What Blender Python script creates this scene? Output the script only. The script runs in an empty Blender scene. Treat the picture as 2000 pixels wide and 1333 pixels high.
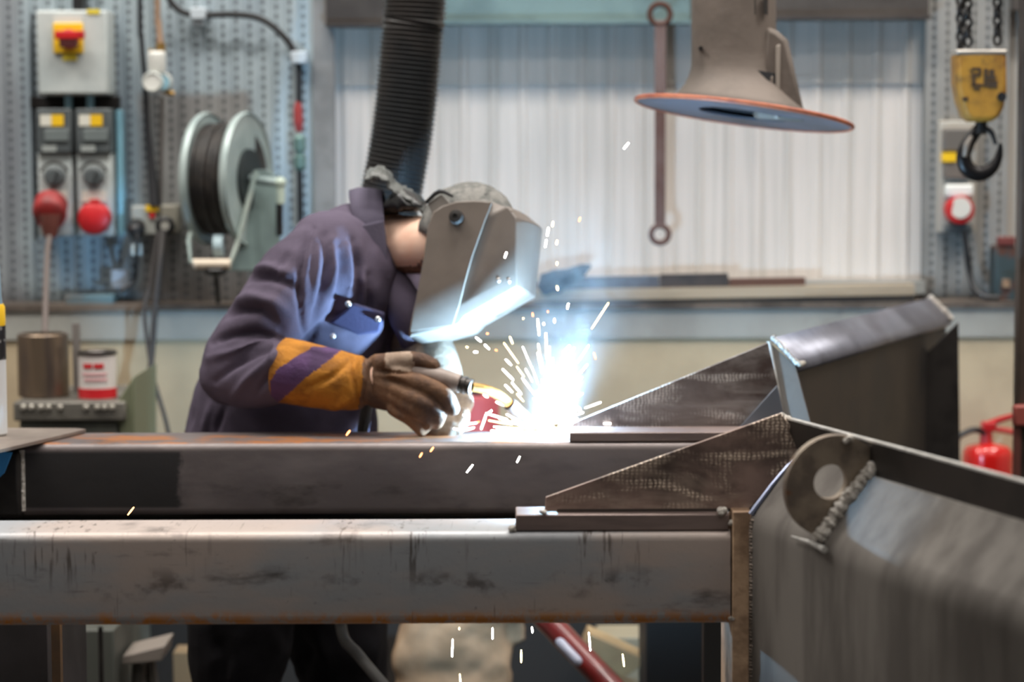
ARC_W = 88
SMOKE_D = 1.15
L1, L2, L3, L4 = 20, 34, 116, 54
import bpy, bmesh, math, random
import numpy as np
from mathutils import Vector, Matrix, noise
random.seed(7)
S = bpy.context.scene
COL = S.collection
R_ = math.radians
V = Vector

# ------------------------------------------------------------------ camera
FPX, CX, CY, HOR = 4722.0, 1000.0, 666.5, 279.0
EYE = V((0, 0, 1.566))
PITCH = math.atan((CY - HOR) / FPX)
RC = (Matrix.Rotation(math.pi / 2 - PITCH, 3, 'X') @ Matrix.Rotation(R_(-0.2), 3, 'Z'))
cd = bpy.data.cameras.new('camera'); cam = bpy.data.objects.new('camera', cd); COL.objects.link(cam)
cam.matrix_world = Matrix.Translation(EYE) @ RC.to_4x4()
cd.sensor_width = 36.0; cd.lens = 36.0 * FPX / 2000.0
cd.clip_start = 0.05; cd.clip_end = 60
cd.dof.use_dof = True; cd.dof.focus_distance = 4.35; cd.dof.aperture_fstop = 2.8
S.camera = cam

def ray(px, py): return RC @ V(((px - CX) / FPX, (CY - py) / FPX, -1.0))
def at(px, py, y):
    d = ray(px, py); return EYE + d * (y / d.y)
def on(px, py, p0, n):
    d = ray(px, py); return EYE + d * ((p0 - EYE).dot(n) / d.dot(n))
def onz(px, py, z): return on(px, py, V((0, 0, z)), V((0, 0, 1)))
RCI = RC.inverted()
def to_px(p):
    q = RCI @ (p - EYE); return (CX + FPX * q.x / -q.z, CY - FPX * q.y / -q.z)
def sc(y): return y / FPX           # metres per pixel at distance y

# ------------------------------------------------------------------ materials
MATS = {}
def nodes_of(name):
    m = bpy.data.materials.new(name); m.use_nodes = True
    nt = m.node_tree; b = nt.nodes['Principled BSDF']; return m, nt, b
def N(nt, t, **kw):
    n = nt.nodes.new(t)
    for k, v in kw.items():
        if k.startswith('i_'):
            key = k[2:]; key = int(key) if key.isdigit() else key
            n.inputs[key].default_value = v
        else: setattr(n, k, v)
    return n
def math_(nt, op, a, b=None, c=None, clamp=False):
    n = nt.nodes.new('ShaderNodeMath'); n.operation = op; n.use_clamp = clamp
    for i, x in enumerate((a, b, c)):
        if x is None: continue
        if isinstance(x, (int, float)): n.inputs[i].default_value = x
        else: nt.links.new(x, n.inputs[i])
    return n.outputs[0]
def mixc(nt, fac, a, b):
    n = nt.nodes.new('ShaderNodeMix'); n.data_type = 'RGBA'
    for s, x in ((0, fac), (6, a), (7, b)):
        if isinstance(x, (int, float)): n.inputs[s].default_value = x
        elif isinstance(x, (tuple, list)): n.inputs[s].default_value = (x[0], x[1], x[2], 1)
        else: nt.links.new(x, n.inputs[s])
    return n.outputs[2]
def ramp01(nt, x, lo, hi):
    n = N(nt, 'ShaderNodeMapRange', interpolation_type='SMOOTHSTEP'); n.inputs[1].default_value = lo; n.inputs[2].default_value = hi
    nt.links.new(x, n.inputs[0]); return n.outputs[0]
def coords(nt, stretch=(1, 1, 1)):
    t = N(nt, 'ShaderNodeTexCoord'); mp = N(nt, 'ShaderNodeMapping'); mp.inputs['Scale'].default_value = stretch
    nt.links.new(t.outputs['Object'], mp.inputs[0]); return mp.outputs[0]
def noise_(nt, co, scale, detail=5, rough=.6, dist=0.0):
    n = N(nt, 'ShaderNodeTexNoise'); n.inputs['Scale'].default_value = scale; n.inputs['Detail'].default_value = detail
    n.inputs['Roughness'].default_value = rough; n.inputs['Distortion'].default_value = dist
    nt.links.new(co, n.inputs['Vector']); return n.outputs['Fac']
def srgb(r, g, b):
    f = lambda c: (c / 255 / 12.92) if c / 255 <= .04045 else ((c / 255 + .055) / 1.055) ** 2.4
    return (f(r), f(g), f(b))

def M(name, col, rough=.6, metal=0.0, col2=None, scale=6, lo=.4, hi=.65, bump=0.0, bscale=60, stretch=(1, 1, 1), spec=.5, dirt=None, dscale=14, dlo=.55, dhi=.75, coat=0, rough2=None):
    if name in MATS: return MATS[name]
    m, nt, b = nodes_of(name)
    b.inputs['Roughness'].default_value = rough; b.inputs['Metallic'].default_value = metal
    b.inputs['Specular IOR Level'].default_value = spec; b.inputs['Coat Weight'].default_value = coat
    co = coords(nt, stretch); c = tuple(col)
    if col2:
        fac = ramp01(nt, noise_(nt, co, scale), lo, hi)
        c = mixc(nt, fac, col, col2)
        if rough2 is not None:
            mr = N(nt, 'ShaderNodeMapRange'); mr.inputs[3].default_value = rough; mr.inputs[4].default_value = rough2
            nt.links.new(fac, mr.inputs[0]); nt.links.new(mr.outputs[0], b.inputs['Roughness'])
    if dirt:
        c = mixc(nt, ramp01(nt, noise_(nt, co, dscale, 8, .7), dlo, dhi), c, dirt)
    if isinstance(c, tuple): b.inputs['Base Color'].default_value = (*c, 1)
    else: nt.links.new(c, b.inputs['Base Color'])
    if bump:
        bp = N(nt, 'ShaderNodeBump'); bp.inputs['Strength'].default_value = bump; bp.inputs['Distance'].default_value = .01
        nt.links.new(noise_(nt, co, bscale, 6, .6), bp.inputs['Height']); nt.links.new(bp.outputs[0], b.inputs['Normal'])
    MATS[name] = m; return m

def emis(name, col, s):
    if name in MATS: return MATS[name]
    m = bpy.data.materials.new(name); m.use_nodes = True; nt = m.node_tree; nt.nodes.clear()
    e = N(nt, 'ShaderNodeEmission'); e.inputs[0].default_value = (*col, 1); e.inputs[1].default_value = s
    o = N(nt, 'ShaderNodeOutputMaterial'); nt.links.new(e.outputs[0], o.inputs[0]); MATS[name] = m; return m

def steel_beam(name, zb, zt):
    """hot-rolled box section: blue-grey and brownish mill scale, smudges, fine scratches, rust along the lower edge"""
    m, nt, b = nodes_of(name); co = coords(nt)
    c1 = mixc(nt, ramp01(nt, noise_(nt, coords(nt, (1, 1, 3)), 2.2, 4), .38, .62), srgb(184, 169, 161), srgb(160, 162, 166))
    sm = ramp01(nt, noise_(nt, coords(nt, (1.3, 1, 4.5)), 4.3, 6, .65), .56, .74)
    c2 = mixc(nt, math_(nt, 'MULTIPLY', sm, .75), c1, srgb(62, 56, 53))
    zz = N(nt, 'ShaderNodeSeparateXYZ'); nt.links.new(co, zz.inputs[0]); z = zz.outputs[2]
    up = ramp01(nt, z, zt - .11, zt - .035)
    patch = ramp01(nt, noise_(nt, coords(nt, (1, .1, .1)), 5.5, 3), .47, .60)
    st = ramp01(nt, noise_(nt, coords(nt, (34, 8, 3.0)), 3.4, 4, .6), .54, .66)
    c3 = mixc(nt, math_(nt, 'MULTIPLY', math_(nt, 'MULTIPLY', math_(nt, 'MULTIPLY', st, up), patch), .75), c2, srgb(66, 54, 42))
    midz = math_(nt, 'MULTIPLY', ramp01(nt, z, zb + .03, zb + .065), math_(nt, 'SUBTRACT', 1.0, ramp01(nt, z, zb + .065, zb + .105)))
    bl = ramp01(nt, noise_(nt, coords(nt, (1.2, 1, 1.6)), 11, 4, .6), .55, .70)
    c3 = mixc(nt, math_(nt, 'MULTIPLY', math_(nt, 'MULTIPLY', midz, bl), .7), c3, srgb(70, 60, 54))
    ln1 = ramp01(nt, noise_(nt, coords(nt, (2.2, 1, 60)), 3.0, 3, .5), .64, .70)
    c3 = mixc(nt, math_(nt, 'MULTIPLY', math_(nt, 'MULTIPLY', ln1, ramp01(nt, noise_(nt, co, 4, 3), .5, .62)), .45), c3, srgb(72, 60, 54))
    vl = ramp01(nt, noise_(nt, coords(nt, (60, 1, 2.6)), 3.0, 2, .5, .4), .71, .75)
    c3 = mixc(nt, math_(nt, 'MULTIPLY', vl, .6), c3, srgb(74, 64, 52))
    sp = ramp01(nt, noise_(nt, co, 90, 3, .6), .66, .72)
    c3 = mixc(nt, math_(nt, 'MULTIPLY', sp, .35), c3, srgb(50, 44, 42))
    low = math_(nt, 'SUBTRACT', 1.0, ramp01(nt, math_(nt, 'ADD', z, math_(nt, 'MULTIPLY', noise_(nt, co, 30, 4), -.018)), zb - .004, zb + .020))
    rn = ramp01(nt, noise_(nt, coords(nt, (1, 1, .7)), 26, 9, .75), .40, .54)
    lim = ramp01(nt, noise_(nt, coords(nt, (1, .1, .1)), 3.4, 3), .34, .50)
    c4 = mixc(nt, math_(nt, 'MULTIPLY', math_(nt, 'MULTIPLY', rn, low), lim), c3, srgb(206, 132, 48))
    sp2 = ramp01(nt, noise_(nt, co, 16, 6, .7), .70, .76)
    c4 = mixc(nt, math_(nt, 'MULTIPLY', sp2, .55), c4, srgb(140, 96, 52))
    nt.links.new(c4, b.inputs['Base Color']); b.inputs['Metallic'].default_value = .25
    mr = N(nt, 'ShaderNodeMapRange'); mr.inputs[3].default_value = .34; mr.inputs[4].default_value = .55
    nt.links.new(noise_(nt, co, 9, 6), mr.inputs[0]); nt.links.new(mr.outputs[0], b.inputs['Roughness'])
    bp = N(nt, 'ShaderNodeBump'); bp.inputs['Strength'].default_value = .08; bp.inputs['Distance'].default_value = .005
    nt.links.new(noise_(nt, co, 120, 4), bp.inputs['Height']); nt.links.new(bp.outputs[0], b.inputs['Normal'])
    return m

def ground_steel(name, base, lite, flip=1):
    """plate dressed with a grinder: rows of small bright scallops along swept bands"""
    m, nt, b = nodes_of(name); co = coords(nt)
    w = N(nt, 'ShaderNodeTexWave', wave_type='BANDS', bands_direction='X'); w.inputs['Scale'].default_value = 42
    w.inputs['Distortion'].default_value = 5; w.inputs['Detail'].default_value = 3; w.inputs['Detail Scale'].default_value = 2.2
    nt.links.new(co, w.inputs['Vector'])
    w2 = N(nt, 'ShaderNodeTexWave', wave_type='BANDS', bands_direction='Z'); w2.inputs['Scale'].default_value = 58
    w2.inputs['Distortion'].default_value = 4; w2.inputs['Detail'].default_value = 2
    nt.links.new(co, w2.inputs['Vector'])
    sca = math_(nt, 'MULTIPLY', w.outputs['Fac'], math_(nt, 'ADD', math_(nt, 'MULTIPLY', w2.outputs['Fac'], .6), .4))
    band = ramp01(nt, noise_(nt, coords(nt, (2.4, 1, 7)), 2.6, 3, .5, .6), .50, .64)
    fine = ramp01(nt, noise_(nt, co, 70, 4), .45, .8)
    soft = ramp01(nt, noise_(nt, coords(nt, (3, 1, 9)), 2.0, 4, .6, .8), .45, .7)
    f = math_(nt, 'ADD', math_(nt, 'MULTIPLY', band, math_(nt, 'ADD', math_(nt, 'MULTIPLY', sca, .9), math_(nt, 'MULTIPLY', fine, .3))), math_(nt, 'MULTIPLY', soft, .22), clamp=True)
    c0 = mixc(nt, ramp01(nt, noise_(nt, co, 7, 5), .4, .65), base, srgb(82, 68, 64))
    c = mixc(nt, f, c0, lite)
    nt.links.new(c, b.inputs['Base Color']); b.inputs['Metallic'].default_value = .25
    mr = N(nt, 'ShaderNodeMapRange'); mr.inputs[3].default_value = .42; mr.inputs[4].default_value = .30
    nt.links.new(f, mr.inputs[0]); nt.links.new(mr.outputs[0], b.inputs['Roughness'])
    bp = N(nt, 'ShaderNodeBump'); bp.inputs['Strength'].default_value = .35; bp.inputs['Distance'].default_value = .004
    nt.links.new(math_(nt, 'MULTIPLY', f, 1.0), bp.inputs['Height']); nt.links.new(bp.outputs[0], b.inputs['Normal'])
    return m

def perforated(name, base, base2, px_, pz_):
    """galvanised sheet with staggered columns of slotted holes"""
    m, nt, b = nodes_of(name); co = coords(nt)
    s = N(nt, 'ShaderNodeSeparateXYZ'); nt.links.new(co, s.inputs[0])
    cxn = math_(nt, 'DIVIDE', s.outputs[0], px_)
    col = math_(nt, 'FLOOR', cxn)
    fx = math_(nt, 'SUBTRACT', math_(nt, 'FRACT', cxn), .5)
    off = math_(nt, 'MULTIPLY', math_(nt, 'MODULO', col, 2.0), .5)
    fz = math_(nt, 'SUBTRACT', math_(nt, 'FRACT', math_(nt, 'ADD', math_(nt, 'DIVIDE', s.outputs[2], pz_), off)), .5)
    ex = math_(nt, 'POWER', math_(nt, 'DIVIDE', fx, .14), 2.0); ez = math_(nt, 'POWER', math_(nt, 'DIVIDE', fz, .36), 2.0)
    h = math_(nt, 'SUBTRACT', 1.0, ramp01(nt, math_(nt, 'ADD', ex, ez), .7, 1.2))
    c0 = mixc(nt, ramp01(nt, noise_(nt, coords(nt, (1.5, 1, .8)), 2.0, 4), .4, .62), base, base2)
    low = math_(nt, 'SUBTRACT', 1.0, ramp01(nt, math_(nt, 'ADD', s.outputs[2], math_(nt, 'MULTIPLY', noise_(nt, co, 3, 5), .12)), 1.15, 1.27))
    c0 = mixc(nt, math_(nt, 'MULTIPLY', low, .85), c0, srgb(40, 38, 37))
    nx_ = math_(nt, 'ADD', s.outputs[0], math_(nt, 'MULTIPLY', noise_(nt, co, 5, 4), .06)); nz_ = math_(nt, 'ADD', s.outputs[2], math_(nt, 'MULTIPLY', noise_(nt, co, 6, 4), .05))
    xa_, xb_, za_ = W(272, 0).x + .03, W(480, 0).x + .03, W(0, 182).z + .025
    pt = math_(nt, 'MULTIPLY', math_(nt, 'MULTIPLY', ramp01(nt, nx_, xa_ - .02, xa_ + .02), math_(nt, 'SUBTRACT', 1.0, ramp01(nt, nx_, xb_ - .02, xb_ + .02))), math_(nt, 'SUBTRACT', 1.0, ramp01(nt, nz_, za_ - .015, za_ + .015)))
    c0 = mixc(nt, math_(nt, 'MULTIPLY', pt, .75), c0, srgb(128, 120, 114))
    lf = math_(nt, 'SUBTRACT', 1.0, ramp01(nt, nx_, W(40, 0).x, W(75, 0).x)); c0 = mixc(nt, math_(nt, 'MULTIPLY', lf, .5), c0, srgb(120, 114, 116))
    c = mixc(nt, math_(nt, 'MULTIPLY', h, .75), c0, srgb(58, 62, 66))
    nt.links.new(c, b.inputs['Base Color']); b.inputs['Roughness'].default_value = .5; b.inputs['Metallic'].default_value = .1
    return m

# ------------------------------------------------------------------ mesh helpers
def catmull(pts, n):
    P = [V(p) for p in pts]; out = []
    P = [P[0] * 2 - P[1]] + P + [P[-1] * 2 - P[-2]]
    for i in range(1, len(P) - 2):
        for k in range(n):
            t = k / n; a, b, c, d = P[i - 1], P[i], P[i + 1], P[i + 2]
            out.append(.5 * ((2 * b) + (c - a) * t + (2 * a - 5 * b + 4 * c - d) * t * t + (3 * b - a - 3 * c + d) * t ** 3))
    out.append(P[-2]); return out
def lerps(vals, n):
    out = []
    for i in range(len(vals) - 1):
        for k in range(n): out.append(vals[i] + (vals[i + 1] - vals[i]) * k / n)
    out.append(vals[-1]); return out

class MB:
    def __init__(s): s.v = []; s.f = []
    def add(s, vs, fs):
        b = len(s.v); s.v += [V(x) for x in vs]; s.f += [tuple(b + i for i in f) for f in fs]; return s
    def box(s, c, size, rot=None):
        c = V(c); hx, hy, hz = [q / 2 for q in size]
        vs = [V((x, y, z)) for x in (-hx, hx) for y in (-hy, hy) for z in (-hz, hz)]
        if rot is not None: vs = [rot @ v for v in vs]
        return s.add([c + v for v in vs], [(0, 1, 3, 2), (4, 6, 7, 5), (0, 4, 5, 1), (2, 3, 7, 6), (0, 2, 6, 4), (1, 5, 7, 3)])
    def bb(s, x0, x1, y0, y1, z0, z1): return s.box(((x0 + x1) / 2, (y0 + y1) / 2, (z0 + z1) / 2), (abs(x1 - x0), abs(y1 - y0), abs(z1 - z0)))
    def rings(s, rings, cap=True, closed=False):
        n = len(rings[0]); b = len(s.v)
        for r in rings: s.v += [V(p) for p in r]
        m = len(rings)
        for i in range(m if closed else m - 1):
            j = (i + 1) % m
            for k in range(n):
                l = (k + 1) % n
                s.f.append((b + i * n + k, b + i * n + l, b + j * n + l, b + j * n + k))
        if cap and not closed:
            s.f.append(tuple(b + k for k in range(n - 1, -1, -1))); s.f.append(tuple(b + (m - 1) * n + k for k in range(n)))
        return s
    def tube(s, path, rad, seg=12, res=1, cap=True, round_=False, flat=None, up=None):
        pts = catmull(path, res) if res > 1 else [V(p) for p in path]
        if isinstance(rad, (int, float)): rad = [rad] * len(path)
        rs = lerps(list(rad), res) if res > 1 else list(rad)
        if round_:
            a = (pts[0] - pts[1]).normalized(); b = (pts[-1] - pts[-2]).normalized(); r0, r1 = rs[0], rs[-1]
            A = [(pts[0] + a * r0 * math.sin(t), r0 * max(math.cos(t), .05)) for t in (1.5, 1.1, .6)]
            B = [(pts[-1] + b * r1 * math.sin(t), r1 * max(math.cos(t), .05)) for t in (.6, 1.1, 1.5)]
            pts = [p for p, _ in A] + pts + [p for p, _ in B]; rs = [r for _, r in A] + rs + [r for _, r in B]
        t = (pts[1] - pts[0]).normalized()
        u = up if up is not None else (V((0, 0, 1)) if abs(t.z) < .9 else V((1, 0, 0)))
        u = (u - t * u.dot(t)).normalized(); R = []
        for i, p in enumerate(pts):
            tn = (pts[min(i + 1, len(pts) - 1)] - pts[max(i - 1, 0)]).normalized()
            u = (u - tn * u.dot(tn)).normalized(); w = tn.cross(u)
            fl = 1.0 if flat is None else flat
            R.append([p + u * (rs[i] * math.cos(2 * math.pi * k / seg)) + w * (rs[i] * fl * math.sin(2 * math.pi * k / seg)) for k in range(seg)])
        return s.rings(R, cap)
    def cyl(s, a, b, r, r2=None, seg=24): return s.tube([a, b], [r, r if r2 is None else r2], seg)
    def lathe(s, o, axis, prof, seg=32, cap=True):
        o = V(o); axis = V(axis).normalized(); u = V((0, 0, 1)) if abs(axis.z) < .9 else V((1, 0, 0))
        u = (u - axis * u.dot(axis)).normalized(); w = axis.cross(u)
        return s.rings([[o + axis * t + (u * math.cos(2 * math.pi * k / seg) + w * math.sin(2 * math.pi * k / seg)) * r for k in range(seg)] for r, t in prof], cap)
    def prism(s, poly, vec):
        poly = [V(p) for p in poly]; vec = V(vec); n = len(poly)
        nn = V((0, 0, 0))
        for i in range(n): nn += poly[i].cross(poly[(i + 1) % n])
        if nn.dot(vec) < 0: poly.reverse()
        vs = poly + [p + vec for p in poly]
        fs = [tuple(range(n - 1, -1, -1)), tuple(range(n, 2 * n))] + [(i, (i + 1) % n, n + (i + 1) % n, n + i) for i in range(n)]
        return s.add(vs, fs)
    def ell(s, c, ax, ay, az, seg=20, rg=12):
        c = V(c); R = []
        for i in range(rg + 1):
            a = math.pi * (i / rg - .5) * .995; R.append([c + az * math.sin(a) + (ax * math.cos(2 * math.pi * k / seg) + ay * math.sin(2 * math.pi * k / seg)) * math.cos(a) for k in range(seg)])
        return s.rings(R)
    def sph(s, c, r, seg=16, rg=10): return s.ell(c, V((r, 0, 0)), V((0, r, 0)), V((0, 0, r)), seg, rg)
    def loft(s, rings, seg=28, pw=2.3):
        """rings: (centre, half-axis a, half-axis b) superellipses"""
        R = []
        for c, a, b in rings:
            r = []
            for k in range(seg):
                t = 2 * math.pi * k / seg; ct, st = math.cos(t), math.sin(t)
                r.append(V(c) + a * (math.copysign(abs(ct) ** (2 / pw), ct)) + b * (math.copysign(abs(st) ** (2 / pw), st)))
            R.append(r)
        return s.rings(R)

def link_mesh(name, me, mat, parent, angle):
    for m in (mat if isinstance(mat, (list, tuple)) else [mat]): me.materials.append(m)
    if angle:
        me.shade_smooth(); me.set_sharp_from_angle(angle=R_(angle))
    o = bpy.data.objects.new(name, me); COL.objects.link(o)
    if parent is not None:
        o.parent = parent; o.matrix_parent_inverse = W_INV(parent)
    return o
ORG = {}
def W_INV(p):
    return Matrix.Translation(-ORG.get(p.name, V((0, 0, 0))))
def build(mb, name, mat, parent=None, bevel=0.0, angle=35, seg=2, solid=0.0, sub=0):
    me = bpy.data.meshes.new(name); me.from_pydata(mb.v, [], mb.f); me.validate()
    bm = bmesh.new(); bm.from_mesh(me); bmesh.ops.recalc_face_normals(bm, faces=bm.faces); bm.to_mesh(me); bm.free()
    o = link_mesh(name, me, mat, parent, angle)
    if solid:
        md = o.modifiers.new('s', 'SOLIDIFY'); md.thickness = solid; md.offset = 0
    if bevel:
        md = o.modifiers.new('b', 'BEVEL'); md.width = bevel; md.segments = seg; md.limit_method = 'ANGLE'; md.angle_limit = R_(40)
    if sub:
        md = o.modifiers.new('u', 'SUBSURF'); md.levels = sub; md.render_levels = sub
    return o
def remeshed(mb, name, mat, parent, voxel, smooth=8, sculpt=None, fac=.5):
    """union of overlapping closed shapes as one continuous surface, then optional sculpting of its points"""
    me = bpy.data.meshes.new(name); me.from_pydata(mb.v, [], mb.f)
    bm = bmesh.new(); bm.from_mesh(me); bmesh.ops.recalc_face_normals(bm, faces=bm.faces); bm.to_mesh(me); bm.free()
    t = bpy.data.objects.new('tmp', me); COL.objects.link(t)
    r = t.modifiers.new('r', 'REMESH'); r.mode = 'VOXEL'; r.voxel_size = voxel
    if smooth:
        q = t.modifiers.new('s', 'SMOOTH'); q.factor = fac; q.iterations = smooth
    dg = bpy.context.evaluated_depsgraph_get()
    m2 = bpy.data.meshes.new_from_object(t.evaluated_get(dg)); bpy.data.objects.remove(t); bpy.data.meshes.remove(me)
    if sculpt: sculpt(m2)
    m2.name = name
    return link_mesh(name, m2, mat, parent, 180)
def thing(name, label, cat, loc=(0, 0, 0), group=None):
    o = bpy.data.objects.new(name, None); COL.objects.link(o); o.empty_display_size = .05
    o.location = loc; ORG[o.name] = V(loc); o['label'] = label; o['category'] = cat
    if group: o['group'] = group
    return o
def tag(o, label, cat, group=None, kind=None):
    o['label'] = label; o['category'] = cat
    if group: o['group'] = group
    if kind: o['kind'] = kind
    return o
def struct(o): o['kind'] = 'structure'; return o
def lab(o, s): o['label'] = s; return o
def nor(mb): return mb

# ------------------------------------------------------------------ common materials
m_black = M('black_rubber', srgb(24, 24, 26), .45, col2=srgb(38, 38, 40), scale=20)
m_dark = M('dark_steel', srgb(52, 48, 46), .5, .4, col2=srgb(36, 33, 32), scale=9, bump=.1)
m_scale = M('mill_scale_plate', srgb(104, 101, 99), .36, .6, col2=srgb(84, 80, 79), scale=5, bump=.05, bscale=90, dirt=srgb(62, 56, 52), dscale=9, dlo=.6, dhi=.8, rough2=.48)
m_bright = M('bright_steel', srgb(206, 204, 200), .35, .35, col2=srgb(176, 174, 170), scale=40, bump=.1, bscale=150)
m_weld = M('weld_metal', srgb(230, 224, 216), .3, .35, col2=srgb(170, 162, 152), scale=120, bump=.9, bscale=160)
m_rustplate = M('rusty_plate_edge', srgb(196, 164, 134), .6, .1, col2=srgb(150, 122, 98), scale=18, bump=.2, dirt=srgb(120, 92, 70), dscale=30)
m_grey = M('grey_plastic', srgb(190, 196, 194), .5, col2=srgb(172, 180, 180), scale=7)
m_greyd = M('dark_grey_plastic', srgb(84, 90, 92), .45, col2=srgb(70, 76, 78), scale=9)
m_white = M('white_plastic', srgb(222, 222, 216), .45)
m_red = M('red_plastic', srgb(196, 32, 36), .4, col2=srgb(170, 28, 32), scale=12)
m_yel = M('yellow_plastic', srgb(236, 190, 30), .45)
m_teal = M('teal_paint', srgb(120, 150, 152), .5, col2=srgb(100, 128, 132), scale=5)

# ------------------------------------------------------------------ setting
YW = 7.0
def W(px, py, out=0.0): return at(px, py, YW - out)
fl = MB().bb(-6, 6, -3, 8, -.1, 0)
struct(build(fl, 'floor', M('concrete_floor', srgb(64, 60, 57), .8, col2=srgb(46, 43, 41), scale=3, bump=.2), angle=0))
cl = MB().bb(-6, 6, -3, 8, 5.2, 5.3)
struct(build(cl, 'ceiling', M('ceiling_sheet', srgb(190, 190, 186), .8), angle=0))

def corrugated(x0, x1, z0, z1, y, pitch, depth, shape):
    pts = []; x = x0
    while x < x1:
        for fx, dy in shape:
            if x + fx * pitch <= x1: pts.append((x + fx * pitch, y - dy * depth))
        x += pitch
    pts.append((x1, y)); n = len(pts); mb = MB()
    vs = [V((a, b, z0)) for a, b in pts] + [V((a, b, z1)) for a, b in pts] + [V((a, y + .03, z0)) for a, b in pts] + [V((a, y + .03, z1)) for a, b in pts]
    fs = []
    for i in range(n - 1):
        fs += [(i, i + 1, n + i + 1, n + i), (2 * n + i, 3 * n + i, 3 * n + i + 1, 2 * n + i + 1), (n + i, n + i + 1, 3 * n + i + 1, 3 * n + i), (i, 2 * n + i, 2 * n + i + 1, i + 1)]
    fs += [(0, n, 3 * n, 2 * n), (n - 1, 3 * n - 1, 4 * n - 1, 2 * n - 1)][:0]
    return mb.add(vs, fs)
XL, XR = W(636, 300).x, W(1803, 300).x
ZL = W(0, 596).z
trap = [(0, 0), (.3, 0), (.42, 1), (.78, 1), (.9, 0)]
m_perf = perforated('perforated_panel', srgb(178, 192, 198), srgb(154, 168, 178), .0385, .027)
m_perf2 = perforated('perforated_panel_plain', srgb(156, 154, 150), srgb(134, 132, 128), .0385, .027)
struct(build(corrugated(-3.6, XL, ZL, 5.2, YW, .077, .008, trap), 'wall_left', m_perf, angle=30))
struct(build(corrugated(XR, XR + .24, ZL, 5.2, YW - .02, .077, .006, trap), 'wall_right', m_perf2, angle=30))
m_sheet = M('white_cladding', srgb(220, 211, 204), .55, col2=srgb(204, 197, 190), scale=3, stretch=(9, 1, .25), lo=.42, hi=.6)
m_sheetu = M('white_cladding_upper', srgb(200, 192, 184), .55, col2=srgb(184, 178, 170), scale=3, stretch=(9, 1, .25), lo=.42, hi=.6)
zl2 = W(1000, 165).z
shp = [(0, 0), (.55, 0), (.62, 1), (.80, 1), (.87, 0)]
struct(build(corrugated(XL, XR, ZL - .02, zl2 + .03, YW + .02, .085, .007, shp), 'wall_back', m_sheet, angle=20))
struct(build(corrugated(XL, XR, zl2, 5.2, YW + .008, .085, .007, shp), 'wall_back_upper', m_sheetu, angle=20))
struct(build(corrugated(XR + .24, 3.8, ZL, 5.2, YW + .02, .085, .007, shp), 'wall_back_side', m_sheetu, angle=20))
# masonry below with a painted band and a dirty ledge
YL = YW - .14
zb0, zb1 = at(200, 603, YL).z, at(200, 664, YL).z
m_cream = M('cream_masonry', srgb(198, 180, 150), .8, col2=srgb(184, 166, 138), scale=4, bump=.08, dirt=srgb(160, 146, 126), dscale=7, dlo=.62, dhi=.85)
struct(build(MB().bb(-3.6, 3.8, YL + .004, YW + .1, 0, zb0), 'wall_lower', m_cream, angle=0))
m_band = M('grey_band_paint', srgb(166, 166, 160), .6, col2=srgb(150, 148, 142), scale=3, dirt=srgb(128, 124, 118), dscale=5, dlo=.58, dhi=.8)
struct(build(MB().bb(-3.6, 3.8, YL - .004, YL + .006, zb1, zb0 - .006), 'trim_1', m_band, angle=0))
struct(build(MB().bb(-3.6, 3.8, YL - .012, YW + .04, zb0 - .006, zb0 + .012), 'trim_2', M('dirty_ledge', srgb(112, 100, 90), .8, col2=srgb(70, 62, 56), scale=6, bump=.2), angle=0))
struct(build(MB().bb(XL - .03, XL + .03, YW - .04, YW, ZL, 5.2), 'trim_3', M('grey_post', srgb(142, 140, 138), .55, col2=srgb(122, 120, 118), scale=8), angle=0))
# steel rail across the top of the white cladding
a, b_ = W(885, 46, .06), W(1345, 40, .06)
m_rail = M('rail_teal', srgb(120, 142, 142), .5, .1, col2=srgb(100, 120, 122), scale=4)
m_raild = M('rail_brown', srgb(74, 68, 64), .6, .1, col2=srgb(56, 50, 47), scale=4)
rz0 = W(1000, 44, .06).z
struct(build(MB().bb(W(640, 0).x, W(760, 0).x, YW - .07, YW + .01, rz0 - .008, rz0 + .3).bb(W(640, 0).x, W(760, 0).x, YW - .10, YW, rz0 - .012, rz0 - .002), 'trim_4', m_raild, angle=0))
struct(build(MB().bb(W(760, 0).x, W(1345, 0).x, YW - .07, YW + .01, rz0, rz0 + .3).bb(W(760, 0).x, W(1345, 0).x, YW - .11, YW, rz0 - .006, rz0 + .004), 'trim_5', m_rail, angle=0))
struct(build(MB().bb(W(1345, 0).x, XR, YW - .07, YW + .01, rz0 + .008, rz0 + .3).bb(W(1345, 0).x, XR, YW - .11, YW, rz0 + .004, rz0 + .014), 'trim_6', m_raild, angle=0))
struct(build(MB().bb(XR + .24, 3.8, YW - .07, YW + .01, rz0 + .03, rz0 + .3), 'trim_7', m_raild, angle=0))
struct(build(MB().bb(W(1560, 0).x, XR, YW - .06, YW + .01, W(1600, 572).z, W(1600, 548).z).bb(W(1040, 0).x, W(1560, 0).x, YW - .03, YW + .01, W(1600, 590).z, W(1600, 553).z), 'trim_8', M('rail_grey', srgb(150, 154, 154), .5), angle=0))
for x0, x1 in ((-4, 4),):   # side walls far beyond the frame close the shop
    struct(build(MB().bb(-6.05, -6, -3, 8, 0, 5.2), 'wall_side_west', m_sheetu, angle=0))
    struct(build(MB().bb(6, 6.05, -3, 8, 0, 5.2), 'wall_side_east', m_sheetu, angle=0))

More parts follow.
